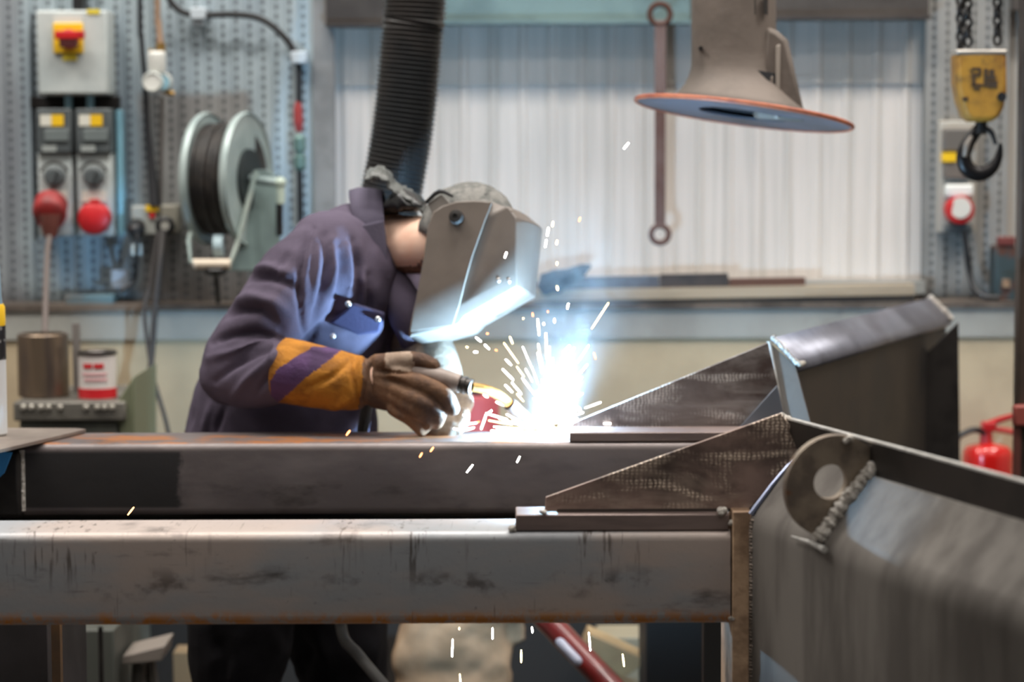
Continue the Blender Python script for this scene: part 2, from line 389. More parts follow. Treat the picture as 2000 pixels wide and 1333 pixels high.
# ------------------------------------------------------------------ electrical gear on the perforated panel
def front(mb, px0, py0, px1, py1, y0, y1):
    """box whose camera-side face spans the pixel rectangle at distance y0 and which runs back to y1"""
    a = at(px0, py0, y0); b = at(px1, py1, y0)
    return mb.bb(a.x, b.x, y0, y1, b.z, a.z)
def disc(mb, px, py, rpx, y0, y1, seg=28):
    c = at(px, py, y0); return mb.cyl(c, c + V((0, y1 - y0, 0)), rpx * sc(y0), seg=seg)

def root_at(name, label, cat, px, py, y, group=None): return thing(name, label, cat, at(px, py, y), group)

t = root_at('isolator_switch', 'grey steel isolator box with yellow plate and red rotary handle on the perforated panel', 'switch box', 140, 186, 6.86)
build(front(MB(), 70, 20, 212, 185, 6.86, 6.99), 'housing', m_grey, t, .006)
lab(build(front(MB(), 103, 45, 162, 104, 6.845, 6.86), 'switch_plate', m_yel, t, .003), 'yellow square plate')
h = disc(MB(), 133, 76, 19, 6.82, 6.85); front(h, 106, 60, 164, 76, 6.805, 6.822)
lab(build(h, 'rotary_handle', m_red, t, .003), 'red rotary handle')
build(front(MB(), 116, 77, 150, 92, 6.803, 6.823), 'handle_slot', M('dark_red', srgb(70, 18, 18), .5), t)
m_lab = M('yellow_label', srgb(226, 206, 60), .6)
build(front(MB(), 122, 105, 150, 118, 6.852, 6.861), 'label_sticker', m_lab, t)
build(front(MB(), 170, 18, 194, 27, 6.852, 6.861), 'label_sticker', m_lab, t)
build(front(MB(), 104, 30, 160, 46, 6.852, 6.861), 'label_sticker', M('grey_label', srgb(206, 206, 200), .6), t)
build(front(MB(), 72, 22, 210, 183, 6.855, 6.9), 'door', m_grey, t, .004)
m_gland = M('pale_blue_gland', srgb(150, 196, 214), .4)
for gx in (134, 176):
    c = at(gx, 184, 6.92); build(MB().cyl(c, c + V((0, 0, -.04)), .011), 'cable_gland', m_gland, t)
t = tag(build(front(MB(), 58, 188, 232, 212, 6.945, 6.99), 'cable_tray', m_dark, bevel=.003), 'dark steel strip between the isolator box and the two sockets', 'cable tray')
t = tag(build(front(MB(), 124, -900, 162, 18, 6.9, 6.98), 'cable_duct', m_black, bevel=.003), 'black cable duct entering the top of the isolator box', 'cable duct')
m_lbl_w = M('white_label', srgb(214, 212, 200), .6)

def socket_unit(x0, x1, label, dx, lidded):
    t = root_at('power_socket', label, 'socket', (x0 + x1) / 2, 460, 6.88, 'twin power sockets under the isolator')
    y = 6.88
    build(front(MB(), x0 + 3, 298, x1 + 2, 462, y, 6.99), 'housing', m_grey, t, .006)
    build(front(MB(), x0, 212, x1, 300, y - .015, 6.99), 'breaker_cover', m_greyd, t, .006)
    build(front(MB(), x0 + 16, 252, x1 - 8, 276, y - .022, y), 'window', M('smoke_window', srgb(112, 120, 120), .2), t, .002)
    build(front(MB(), x0 + 8, 224, x0 + 30, 246, y - .018, y), 'label_sticker', m_lbl_w, t)
    build(front(MB(), x0 + 30, 224, x0 + 54, 246, y - .018, y), 'label_sticker', m_yel, t)
    build(front(MB(), x0 + 12, 284, x0 + 40, 296, y - .018, y), 'maker_plate', M('pale_plate', srgb(150, 156, 154), .5), t)
    rx = (x0 + x1) / 2 + 1
    k = MB(); c = at(rx, 345, y - .012)
    k.lathe(c, (0, -1, 0), [(.028, -.012), (.028, .012), (.022, .016), (.018, .016)], 28)
    k.box(c + V((0, -.022, 0)), (.009, .02, .042), Matrix.Rotation(.4, 3, 'Y'))
    sw = build(k, 'rotary_switch', m_greyd, t)
    ar = MB(); pts = [c + V((math.cos(q) * .040, -.004, math.sin(q) * .040)) for q in [R_(20 + 14 * i) for i in range(11)]]
    ar.tube(pts, .004, 8); build(ar, 'switch_hood', m_dark, t)
    build(front(MB(), x0 + 14, 372, x1 - 10, 394, y - .006, y), 'label_sticker', m_lbl_w, t)
    return t
t1 = socket_unit(70, 141, 'grey wall socket unit with a red plug and cord in it', 0, False)
c = at(98, 418, 6.86)
build(MB().cyl(c, c + V((0, .06, 0)), .044), 'socket_collar', m_red, t1)
t2 = socket_unit(146, 218, 'grey wall socket unit with its round red lid shut', 0, True)
c = at(183, 427, 6.845)
l = MB(); l.lathe(c, (0, -1, 0), [(.046, -.06), (.046, 0), (.044, .008), (.034, .014), (.0, .015)], 32)
l.box(c + V((.004, .0, .045)), (.026, .02, .02))
lab(build(l, 'socket_lid', m_red, t2, .002), 'round red lid')
t = root_at('power_plug', 'dull red plug with brown cord in the socket that has no lid', 'plug', 98, 440, 6.80)
m_redd = M('dull_red_plastic', srgb(160, 48, 48), .5, col2=srgb(120, 44, 44), scale=10)
c = at(97, 410, 6.83)
build(MB().lathe(c, (0, -.75, -.5), [(.047, -.03), (.047, .015), (.043, .022), (.030, .03)], 28), 'plug_cap', m_redd, t)
c2 = at(98, 440, 6.80)
build(MB().lathe(c2, (0, 0, -1), [(.030, -.03), (.024, .01), (.016, .035)], 20), 'plug_grip', M('brown_grip', srgb(110, 60, 52), .6), t)
build(MB().tube([at(98, 455, 6.80), at(93, 490, 6.74), at(90, 560, 6.62), at(88, 640, 6.46), at(88, 668, 6.42)], .0085, 10, 5), 'cord', M('brown_cord', srgb(98, 88, 84), .6), t)
tag(build(front(MB(), 226, 215, 241, 462, 6.93, 6.985), 'cable_trunking', M('pale_blue_trunking', srgb(140, 192, 212), .35), bevel=.004), 'pale blue upright trunking beside the shut socket', 'trunking')
tag(build(front(MB(), 60, 25, 69, 470, 6.94, 6.985), 'steel_strut', m_dark, bevel=.003), 'thin dark upright strut along the isolator and socket column', 'strut')

# double switched socket with two black plugs
t = root_at('switched_socket', 'grey double switched socket with yellow sticker between the twin sockets and the reel', 'socket', 300, 460, 6.9)
build(front(MB(), 256, 402, 309, 460, 6.9, 6.99), 'housing', M('grey_metal', srgb(160, 162, 156), .5), t, .006)
build(front(MB(), 312, 400, 348, 456, 6.9, 6.99), 'housing', M('beige_metal', srgb(140, 136, 124), .5), t, .006)
build(front(MB(), 284, 401, 309, 413, 6.893, 6.9), 'label_sticker', m_yel, t)
build(disc(MB(), 297, 421, 6, 6.892, 6.9), 'indicator_light', m_red, t)
k = MB(); c = at(322, 441, 6.885); k.lathe(c, (0, -1, 0), [(.027, -.02), (.027, .006), (.020, .010), (.016, .004)], 24)
build(k, 'socket_ring', m_black, t)
build(disc(MB(), 322, 441, 9, 6.878, 6.9), 'socket_face', M('pale_face', srgb(170, 168, 160), .5), t)
t = root_at('rubber_plug', 'round black rubber plug in the grey half of the double socket', 'plug', 268, 452, 6.87)
c = at(268, 443, 6.89); build(MB().lathe(c, (0, -1, -.2), [(.024, 0), (.026, .03), (.018, .05), (.009, .06)], 20), 'plug_body', m_black, t)
build(MB().tube([at(268, 448, 6.84), at(268, 480, 6.83), at(266, 520, 6.86), at(262, 548, 6.88), at(235, 570, 6.86)], .006, 8, 5), 'cord', m_black, t)
tag(build(front(MB(), 256, 478, 276, 500, 6.84, 6.856), 'cord_tag', M('pale_tag', srgb(190, 206, 210), .5), bevel=.002), 'pale tag hanging on the cord below the black rubber plug', 'tag')
tag(build(front(MB(), 218, 528, 250, 562, 6.93, 6.945), 'paper_note', M('pale_paper', srgb(176, 188, 204), .7)), 'pale paper scrap low on the perforated panel', 'paper')

# black supply cables
m_cab = M('cable_black', srgb(28, 28, 32), .45)
tag(build(MB().tube([at(268, -900, 6.95), at(273, -30, 6.95), at(277, 80, 6.95), at(284, 170, 6.94), at(288, 250, 6.93), at(296, 330, 6.92), at(303, 404, 6.9)], [.007, .007, .007, .008, .009, .013, .016], 10, 6), 'supply_cable', m_cab), 'black cable running down past the white gauges to the double socket', 'cable')
tag(build(MB().tube([at(316, 190, 6.96), at(315, 260, 6.96), at(313, 400, 6.95)], .006, 8, 5), 'thin_cable', M('grey_brown_cable', srgb(84, 78, 74), .6)), 'thin brown-grey cable below the white gauges', 'cable')
m_cord2 = M('grey_cord', srgb(60, 56, 55), .6)
tag(build(MB().tube([at(318, 452, 6.87), at(314, 500, 6.8), at(303, 600, 6.76), at(297, 690, 6.74), at(288, 780, 6.7), at(285, 900, 6.65), at(284, 1100, 6.6)], .009, 10, 5), 'hanging_cord', m_cord2), 'thicker dark cord hanging from the double socket to the floor', 'cord')
tag(build(MB().tube([at(309, 452, 6.86), at(292, 560, 6.8), at(282, 600, 6.77), at(287, 660, 6.75), at(300, 740, 6.72), at(330, 850, 6.7), at(350, 1000, 6.66)], .006, 8, 5), 'hanging_cord', m_cord2), 'thinner dark cord crossing the thicker one below the ledge', 'cord')

# air regulator with gauges
t = root_at('air_regulator', 'air pressure regulator with white gauge and bowl on a brown pipe', 'regulator', 306, 180, 6.9)
m_brass = M('brass', srgb(176, 142, 84), .35, .8)
build(MB().tube([at(305, -900, 6.93), at(307, -30, 6.93), at(310, 40, 6.93), at(314, 96, 6.92)], [.008, .008, .008, .01], 10, 3), 'supply_pipe', M('brown_pipe', srgb(150, 122, 100), .5), t)
build(MB().cyl(at(314, 84, 6.92), at(314, 108, 6.92), .014), 'pipe_joint', m_brass, t)
build(MB().lathe(at(306, 100, 6.9), (0, 0, -1), [(.02, 0), (.026, .008), (.026, .05), (.020, .062), (.008, .066)], 24), 'filter_bowl', m_white, t)
build(front(MB(), 290, 96, 298, 112, 6.9, 6.93), 'side_port', m_brass, t, .002)
for gx, gr, gm, yy in ((316, 19, m_gland, 6.9), (298, 20, m_white, 6.87)):
    c = at(gx, 160, yy); g = build(MB().lathe(c, (0, -1, 0), [(gr * sc(yy), -.03), (gr * sc(yy), .006), (gr * sc(yy) * .86, .01), (gr * sc(yy) * .84, .004)], 28), 'gauge', M('gauge_rim', srgb(196, 200, 196), .4), t)
    build(MB().cyl(c, c + V((0, -.006, 0)), gr * sc(yy) * .84), 'dial', gm, g)
build(MB().cyl(at(318, 178, 6.92), at(340, 184, 6.92), .008), 'outlet', m_brass, t)

# curved hose with clips and a valve at its lower end
t = root_at('air_hose', 'black air hose arched over the reel with red ferrule and green valve', 'hose', 584, 330, 6.93)
build(MB().tube([at(318, -30, 6.94), at(335, 5, 6.94), at(358, 24, 6.94), at(390, 30, 6.94), at(450, 28, 6.94), at(505, 35, 6.94), at(545, 62, 6.94), at(572, 95, 6.94), at(583, 125, 6.94), at(584, 200, 6.94)], .0095, 12, 5), 'hose', m_black, t)
build(MB().tube([at(583, 198, 6.94), at(582, 215, 6.94), at(583, 240, 6.94), at(584, 258, 6.94)], [.009, .013, .014, .009], 12, 4), 'ferrule', M('red_ferrule', srgb(150, 50, 48), .5), t)
build(MB().lathe(at(585, 262, 6.94), (0, 0, -1), [(.008, 0), (.018, .012), (.018, .045), (.012, .05), (.012, .06), (.018, .065), (.018, .095), (.010, .105)], 18), 'valve', M('green_valve', srgb(104, 130, 124), .4, .3), t)
build(MB().tube([at(585, 330, 6.94), at(586, 380, 6.94), at(587, 450, 6.94)], .009, 10, 3), 'lower_hose', m_black, t)
for i, (qx, qy, lb) in enumerate(((386, 26, 'pale hose clip on the level run of the air hose'), (583, 112, 'pale hose clip where the air hose turns down'))):
    k = front(MB(), qx - 15, qy - 12, qx + 15, qy + 12, 6.915, 6.99)
    if i == 0: front(k, qx - 11, qy + 8, qx + 11, qy + 24, 6.93, 6.99)
    tag(build(k, 'hose_clip', M('pale_clip', srgb(190, 200, 208), .5), bevel=.004), lb, 'clip', 'pale clips on the air hose')

# hose reel
t = root_at('hose_reel', 'wall hose reel of black hose between two pale steel flanges', 'hose reel', 440, 500, 6.78)
ax = V((math.cos(R_(15)), -math.sin(R_(15)), 0))
m_fl = M('reel_flange', srgb(172, 186, 184), .4, .2, col2=srgb(150, 166, 166), scale=6)
cL, cR = at(405, 350, 6.80), at(482, 350, 6.76)
def ringdisc(c, R, th, hole):
    return MB().lathe(c, ax, [(hole, -th), (R - .006, -th), (R, -th - .006), (R + .004, 0), (R, th + .006), (R - .006, th), (hole, th), (hole, -th)], 48, cap=False)
build(ringdisc(cL, .184, .004, .02), 'flange', m_fl, t)
build(ringdisc(cR, .184, .004, .085), 'flange', m_fl, t)
hw = MB(); nrm = ax; u = V((0, 0, 1)); w = ax.cross(u); coil = []
n_c = 7; L = (cR - cL).length
for layer, rr in enumerate((.150, .139)):
    for i in range(n_c):
        c = cL + ax * (L * (i + .7) / (n_c + .4)); R0 = rr + random.uniform(-.004, .004)
        hw.tube([c + (u * math.cos(q) + w * math.sin(q)) * R0 for q in [2 * math.pi * k / 40 for k in range(41)]], .0082, 8, cap=False)
hw.cyl(cL, cR, .136, seg=32)
lab(build(hw, 'hose', M('reel_hose', srgb(40, 37, 36), .5, col2=srgb(58, 52, 48), scale=20), t), 'wound black hose')
build(MB().cyl(cR - ax * .05, cR + ax * .012, .084, seg=32), 'hub', M('hub_dark', srgb(30, 38, 40), .5), t)
m_arm = M('reel_arm', srgb(168, 178, 170), .45, .1, col2=srgb(136, 152, 148), scale=6)
k = MB(); k.prism([at(500, 332, 6.80), at(520, 332, 6.80), at(548, 350, 6.80), at(546, 530, 6.80), at(440, 530, 6.70), at(452, 505, 6.70)], V((.0, .02, 0)))
build(k, 'support_plate', M('support_plate', srgb(128, 148, 146), .5, .1, col2=srgb(108, 126, 126), scale=6), t, .003)
k = MB(); k.tube([at(380, 428, 6.72), at(369, 470, 6.66), at(372, 512, 6.64), at(450, 514, 6.64), at(462, 480, 6.66), at(500, 335, 6.74)], .0075, 10, 1)
build(k, 'guide_stirrup', m_arm, t)
build(MB().cyl(at(378, 516, 6.63), at(450, 516, 6.63), .014), 'guide_roller', M('cream_roller', srgb(222, 206, 186), .4), t)
build(MB().cyl(cR + ax * .01, at(552, 358, 6.72), .013), 'shaft', m_fl, t)
build(MB().cyl(at(548, 350, 6.72), at(549, 398, 6.72), .011).sph(at(548, 357, 6.72), .016), 'inlet_elbow', M('pale_green_elbow', srgb(190, 204, 190), .4), t)
build(MB().cyl(at(546, 398, 6.72), at(546, 460, 6.73), .010), 'inlet_hose', m_black, t)
build(MB().lathe(at(421, 524, 6.64), (0, 0, -1), [(.030, 0), (.034, .005), (.030, .016), (.012, .024)], 20).tube([at(421, 530, 6.64), at(424, 560, 6.66), at(426, 590, 6.7)], .0075, 10, 3), 'hose_stop', m_black, t)
build(MB().cyl(at(418, 480, 6.66), at(436, 480, 6.66), .03), 'lower_roller', M('pale_roller', srgb(176, 198, 206), .4), t)

tag(build(front(MB(), 126, 577, 221, 600, 6.88, 6.98), 'storage_tray', M('teal_tray', srgb(98, 128, 138), .5, col2=srgb(120, 110, 104), scale=5), bevel=.004), 'low teal tray with dirty lid on the ledge under the sockets', 'tray')

# ------------------------------------------------------------------ bench with tube, tin, can
YB = 6.25
zt = at(140, 784, YB).z
t = thing('machine_cabinet', 'grey-green machine cabinet with bolt heads under the steel tube', 'machine', (at(140, 800, YB).x, YB + .2, 0))
m_mach = M('machine_green', srgb(104, 106, 98), .55, .1, col2=srgb(86, 88, 82), scale=6)
bm_ = MB(); x0, x1 = at(20, 0, YB).x, at(226, 0, YB).x
bm_.bb(x0, x1, YB, YB + .42, 0, zt - .05); build(bm_, 'cabinet', m_mach, t, .008)
build(MB().bb(x0 - .01, x1 + .01, YB - .02, YB + .42, zt - .05, zt), 'machine_top', M('machine_top', srgb(120, 116, 108), .5, .2, col2=srgb(96, 92, 86), scale=8), t, .005)
build(MB().bb(x0 + .03, x1 - .05, YB - .008, YB, zt - .17, zt - .10), 'front_recess', M('machine_recess', srgb(66, 68, 62), .6), t, .004)
lab(build(MB().prism([at(226, 790, YB), at(262, 735, YB), at(262, 900, YB), at(226, 900, YB)], V((0, .4, 0))), 'side_guard', M('olive_guard', srgb(108, 112, 88), .6), t, .004), 'olive side guard')
m_bolt = M('pale_bolt', srgb(176, 170, 160), .4, .4)
for bx in (46, 62, 80, 95, 118, 168, 190, 204, 219):
    c = at(bx, 796, YB - .02); build(MB().lathe(c, (0, -1, 0), [(.008, -.004), (.008, .008), (.005, .011)], 6 if bx > 90 else 12), 'bolt', m_bolt, t)
c = at(86, 780, YB + .12); c.z = zt + .001; r = 50 * sc(YB + .12); hh = at(86, 652, YB + .12).z - zt
tag(build(MB().lathe(c, (0, 0, 1), [(r * .8, .002), (r, .002), (r, hh - .004), (r - .004, hh), (r - .012, hh), (r - .014, hh - .15), (r * .8, .004)], 48, cap=False), 'steel_tube', M('brown_steel_tube', srgb(134, 116, 98), .38, .7, col2=srgb(104, 92, 84), scale=4, stretch=(5, 5, .6))), 'short thick brown steel tube standing on the machine cabinet', 'tube')
tag(build(MB().bb(at(130, 0, YB + .2).x, at(144, 0, YB + .2).x, YB + .19, YB + .21, zt, at(137, 632, YB + .2).z), 'flat_bar', M('grey_flat', srgb(132, 126, 122), .5, .3)), 'thin upright grey flat bar just behind the steel tube', 'bar')
t = thing('paint_tin', 'white and red paint tin standing on the machine cabinet', 'tin', (at(191, 770, YB + .06).x, YB + .06, zt))
c = V((at(191, 770, YB + .06).x, YB + .06, zt + .001)); r = 36.5 * sc(YB + .06); hh = at(191, 690, YB + .06).z - zt
build(MB().cyl(c, c + V((0, 0, hh)), r, seg=36), 'can_body', M('tin_white', srgb(220, 212, 208), .4), t)
lab(build(MB().cyl(c + V((0, 0, .003)), c + V((0, 0, hh * .24)), r + .0012, seg=36), 'red_band', M('tin_red', srgb(204, 36, 44), .4), t), 'red band')
build(MB().lathe(c + V((0, 0, hh - .006)), (0, 0, 1), [(r, 0), (r + .003, .003), (r + .003, .01), (r - .005, .012), (r - .008, .004)], 36), 'rim', M('tin_rim', srgb(96, 92, 88), .35, .8), t)
for i, (q0, q1, hz, hh2, cm) in enumerate(((-.55, .55, .74, .10, 'tin_red'), (-.62, .6, .56, .05, 'tin_pink'), (-.5, .62, .44, .05, 'tin_pink'))):
    k = MB(); mm = M('tin_pink', srgb(222, 168, 170), .5); n = 9
    A = []
    for j in range(n + 1):
        q = q0 + (q1 - q0) * j / n - math.pi / 2
        if i == 0 and j % 5 == 4: continue
        A.append(q)
    for qa in A:
        p = c + V((math.cos(qa) * (r + .0008), math.sin(qa) * (r + .0008), hh * hz)); k.box(p, (.0075, .002, hh * hh2), Matrix.Rotation(qa + math.pi / 2, 3, 'Z'))
    build(k, 'label_print', MATS[cm], t)

# ------------------------------------------------------------------ chassis
ZT = .95; HB = .15; WB = .15
Y1, Y2 = 3.80, 4.95
m_front = steel_beam('front_beam_steel', ZT - HB, ZT)
def rear_steel():
    m, nt, b = nodes_of('rear_beam_steel'); co = coords(nt)
    c = mixc(nt, ramp01(nt, noise_(nt, coords(nt, (1, 1, 3)), 3, 4), .4, .62), srgb(128, 118, 116), srgb(108, 99, 98))
    sm = ramp01(nt, noise_(nt, coords(nt, (1.2, 1, 3)), 4.5, 6, .65), .56, .74)
    c = mixc(nt, math_(nt, 'MULTIPLY', sm, .7), c, srgb(60, 54, 51))
    ru = ramp01(nt, noise_(nt, coords(nt, (1, 1, 2)), 5, 6, .7), .68, .76); c = mixc(nt, math_(nt, 'MULTIPLY', ru, .5), c, srgb(120, 92, 58))
    s_ = N(nt, 'ShaderNodeSeparateXYZ'); nt.links.new(co, s_.inputs[0])
    xx = math_(nt, 'ADD', s_.outputs[0], math_(nt, 'MULTIPLY', math_(nt, 'SUBTRACT', noise_(nt, co, 22, 5, .7), .5), .05))
    pm = math_(nt, 'SUBTRACT', 1.0, ramp01(nt, xx, at(346, 940, 4.95).x, at(360, 940, 4.95).x))
    zz_ = math_(nt, 'MULTIPLY', ramp01(nt, s_.outputs[2], ZT - HB + .012, ZT - HB + .02), math_(nt, 'SUBTRACT', 1.0, ramp01(nt, s_.outputs[2], ZT - .022, ZT - .012)))
    c = mixc(nt, math_(nt, 'MULTIPLY', math_(nt, 'MULTIPLY', pm, zz_), .9), c, srgb(46, 45, 45))
    rt = math_(nt, 'MULTIPLY', ramp01(nt, s_.outputs[2], ZT - .003, ZT - .0008), ramp01(nt, noise_(nt, coords(nt, (1, 2, 1)), 6, 6, .7), .45, .6))
    c = mixc(nt, math_(nt, 'MULTIPLY', rt, .75), c, srgb(176, 108, 48))
    nt.links.new(c, b.inputs['Base Color']); b.inputs['Metallic'].default_value = .3; b.inputs['Roughness'].default_value = .42
    bp = N(nt, 'ShaderNodeBump'); bp.inputs['Strength'].default_value = .08; bp.inputs['Distance'].default_value = .005
    nt.links.new(noise_(nt, co, 110, 4), bp.inputs['Height']); nt.links.new(bp.outputs[0], b.inputs['Normal'])
    return m
m_rear = rear_steel()
ch = thing('chassis_frame', 'unpainted steel chassis frame of two box beams with splayed plate arms being welded', 'steel frame', (0, 4.4, 0))
def rbeam(x0, x1, y0, w, zt_, h, r=.017, n=6):
    prof = []
    for cx_, cz_, a0 in ((y0 + w - r, zt_ - r, 0), (y0 + r, zt_ - r, 90), (y0 + r, zt_ - h + r, 180), (y0 + w - r, zt_ - h + r, 270)):
        for i in range(n + 1):
            q = R_(a0 + 90 * i / n); prof.append((cx_ + r * math.cos(q), cz_ + r * math.sin(q)))
    return MB().rings([[V((x, y, z)) for y, z in prof] for x in (x0, x1)])
xe = at(1427, 1100, Y1).x
lab(build(rbeam(-1.25, xe, Y1, WB, ZT, HB), 'box_beam', m_front, ch, angle=40), 'near box beam with rust along its lower edge')
xr0 = at(44, 940, Y2).x
lab(build(rbeam(xr0, at(1480, 900, Y2).x + .1, Y2, .205, ZT, HB), 'box_beam', m_rear, ch, angle=40), 'far box beam under the torch')  # unseen rear depth widened to block arc light from the floor
build(MB().tube([V((xr0, Y2 - .004, ZT - .012)), V((xr0, Y2 - .005, ZT - HB + .012))], .0065, 10), 'weld_bead', m_weld, ch)
build(MB().bb(-1.35, xr0, Y2 - .02, Y2 + WB, ZT - HB - .002, ZT - .012), 'cross_member', m_dark, ch, .01)
# packing bars and tacks
zp = .026
bx0 = at(1007, 1030, Y1 + .012).x
m_pack = M('packing_bar_steel', srgb(146, 128, 122), .42, .35, col2=srgb(126, 110, 106), scale=8, stretch=(.6, 1, 4), bump=.05)
build(MB().bb(bx0, xe - .002, Y1 + .008, Y1 + .095, ZT, ZT + zp), 'packing_bar', m_pack, ch, .002)
build(MB().bb(at(1112, 850, Y2).x, at(1500, 850, Y2).x, Y2 + .006, Y2 + .11, ZT, ZT + .019), 'packing_bar', m_pack, ch, .002)
def blob(mb, p, r, k=5):
    for i in range(k):
        mb.sph(p + V((random.uniform(-.5, .5), random.uniform(-.5, .5), random.uniform(-.4, .4))) * r, r * random.uniform(.5, .8), 10, 7)
    return mb
for p_, r_ in ((V((bx0 - .004, Y1 + .012, ZT + .003)), .007), (at(1060, 1000, Y1 + .012), .006), (at(1412, 999, Y1 + .006), .008), (at(1428, 1022, Y1), .005), (at(1429, 1208, Y1 - .004), .005)):
    build(blob(MB(), p_, r_), 'tack_weld', m_weld, ch)
# near gusset
YG = Y1 + .035
m_gus = ground_steel('ground_gusset', srgb(154, 130, 120), srgb(250, 228, 206))
m_gus2 = ground_steel('ground_gusset_far', srgb(132, 124, 122), srgb(236, 232, 228))
zbase = ZT + zp + .001
pts = [on(x, y, V((0, YG, 0)), V((0, 1, 0))) for x, y in ((1066, 972), (1525, 808), (1575, 866), (1460, 1000), (1438, 1003))]
p0 = V((on(1064, 1003, V((0, YG, 0)), V((0, 1, 0))).x, YG, zbase)); pts[-1].z = zbase; pts[-2].z = zbase
lab(build(MB().prism([p0] + pts, V((0, .010, 0))), 'gusset_plate', m_gus, ch, .001), 'near gusset with brown grinding marks')
build(MB().bb(p0.x + .02, pts[-1].x - .01, YG - .001, YG + .012, zbase - .001, zbase + .004), 'weld_seam', M('weld_dark', srgb(96, 88, 84), .4, .7), ch)
# far gusset
YG2 = Y2 + .13
f2 = lambda x, y: on(x, y, V((0, YG2, 0)), V((0, 1, 0)))
q = [f2(1120, 826), f2(1500, 670), f2(1530, 800), f2(1530, 834)]
q0 = V((q[0].x - .02, YG2, ZT)); q[-1].z = ZT
lab(build(MB().prism([q0] + q, V((0, .010, 0))), 'gusset_plate', m_gus2, ch, .001), 'far gusset with silvery grinding marks')
build(MB().prism([f2(1440, 838) + V((0, -.012, 0)), f2(1517, 752) + V((0, -.012, 0)), f2(1530, 812) + V((0, -.012, 0)), f2(1530, 838) + V((0, -.012, 0))], V((0, .008, 0))), 'corner_plate', M('blue_grey_plate', srgb(138, 146, 158), .3, .6), ch, .001)
# near splayed arm: ridge edge, upright lip, sloping plate, fold, lower plate
A = at(1530, 815, 3.86); zR = A.z
Bp = onz(2000, 941, zR); D = (Bp - A); D.z = 0; D.normalize(); O = V((-(-D.y), -D.x, 0)); O = V((D.y, -D.x, 0))
if O.x > 0: O = -O
Bp = A + D * 1.15
lipn = O
L0 = on(1560, 888, A, lipn); lipz = L0.z
F = at(1467, 1012, 3.785); zF = F.z
sE = (L0 - A).dot(D)
def along(p, s_): return p + D * s_
A0 = V(A); A1 = along(A, 1.15)
La = V((A0.x, A0.y, lipz)); Lb = V((A1.x, A1.y, lipz))
lipA = along(La, (L0 - La).dot(D)); 
arm = build(MB().prism([A0, A1, Lb, lipA], -O * .0085), 'ridge_plate', M('dark_lip_plate', srgb(56, 50, 47), .42, .5, col2=srgb(44, 40, 38), scale=8), ch, .0008)  # dark reflection put into the lip plate's colour
lab(build(MB().prism([A0 + V((0, 0, .0004)) + O * .0006, A1 + V((0, 0, .0004)) + O * .0006, A1 - O * .009 + V((0, 0, .0004)), A0 - O * .009 + V((0, 0, .0004))], V((0, 0, -.003))), 'cut_edge', m_bright, ch), 'bright cut top edge')
Fa = F; Fb = along(F, 1.12)
sn = (Lb - lipA).cross(Fa - lipA).normalized()
if sn.y > 0: sn = -sn
rr = .02
# plate rolled over the fold: slope, rounded bend, then the upright lower plate
up_dir = (lipA - Fa) - D * (lipA - Fa).dot(D); up_n = up_dir.normalized(); dn = V((0, 0, -1))
prof = [lipA, ]
def bend(base):
    out = []
    for i in range(7):
        tt = i / 6; out.append(base + up_n * rr * (1 - tt) ** 2 + dn * rr * tt ** 2)
    return out
def foldring(p, f): 
    b_ = bend(f); return [p, p.lerp(b_[0], .04), p.lerp(b_[0], .5), p.lerp(b_[0], .96)] + b_ + [b_[-1] + dn * .004, b_[-1] + dn * .2, f + dn * .45]
ringA = foldring(lipA, Fa); ringB = foldring(Lb, Fb)
mb = MB(); n = len(ringA); mb.add(ringA + ringB, [(i, i + 1, n + i + 1, n + i) for i in range(n - 1)])
m_arm_plate = M('folded_plate', srgb(108, 103, 98), .72, .15, spec=.25, col2=srgb(84, 79, 75), scale=4, stretch=(2.4, 2.4, .5), bump=0, bscale=100, dirt=srgb(76, 70, 64), dscale=22, dlo=.62, dhi=.8, rough2=.8)
fp = build(mb, 'folded_plate', m_arm_plate, ch, angle=50, solid=.007)
fp.cycles.shadow_terminator_geometry_offset = 0.0; fp.cycles.shadow_terminator_offset = 0.0
lab(fp, 'folded plate sloping from the ridge then turning down')
# bevelled plate edge and weld between arm and gusset
eg = MB(); eg.tube([lipA + V((0, -.004, .002)), (lipA + Fa) / 2 + V((-.004, -.006, .003)), Fa + V((-.001, -.006, .006))], [.003, .004, .005], 8)
build(eg, 'bevelled_edge', M('blue_edge', srgb(150, 158, 184), .25, .7), ch)
def bead(path, r, n, seed=3, mb=None):
    mb = mb or MB(); rs = random.Random(seed); pts = catmull(path, 12)
    tot = [0.0]
    for i in range(1, len(pts)): tot.append(tot[-1] + (pts[i] - pts[i - 1]).length)
    for k in range(n):
        s_ = tot[-1] * k / (n - 1); j = max(i for i in range(len(tot)) if tot[i] <= s_ + 1e-9); j = min(j, len(pts) - 2)
        p = pts[j].lerp(pts[j + 1], (s_ - tot[j]) / max(tot[j + 1] - tot[j], 1e-9)); tdir = (pts[j + 1] - pts[j]).normalized()
        u = V((0, 0, 1)).cross(tdir); u = u.normalized() if u.length > .1 else V((1, 0, 0)); w = tdir.cross(u)
        rr_ = r * rs.uniform(.85, 1.12)
        mb.ell(p + V((rs.uniform(-1, 1), rs.uniform(-1, 1), rs.uniform(-1, 1))) * r * .12, u * rr_, w * rr_, tdir * r * .55, 12, 6)
    return mb
wb = bead([lipA + O * .002 + V((.012, -.004, -.012)), (lipA + Fa) / 2 + V((.010, -.01, -.002)), Fa + V((.004, -.008, .001))], .0035, 34)
wbA = bead([A + V((-.004, 0, .002)), A + V((.006, -.006, -.002)), A + D * .02 + V((.0, 0, -.001))], .0055, 10, 5)
wb2 = bead([Fa + V((.002, -.008, -.003)), Fa + V((.002, -.009, -.15)), Fa + V((.002, -.009, -.43))], .0062, 80, 8)
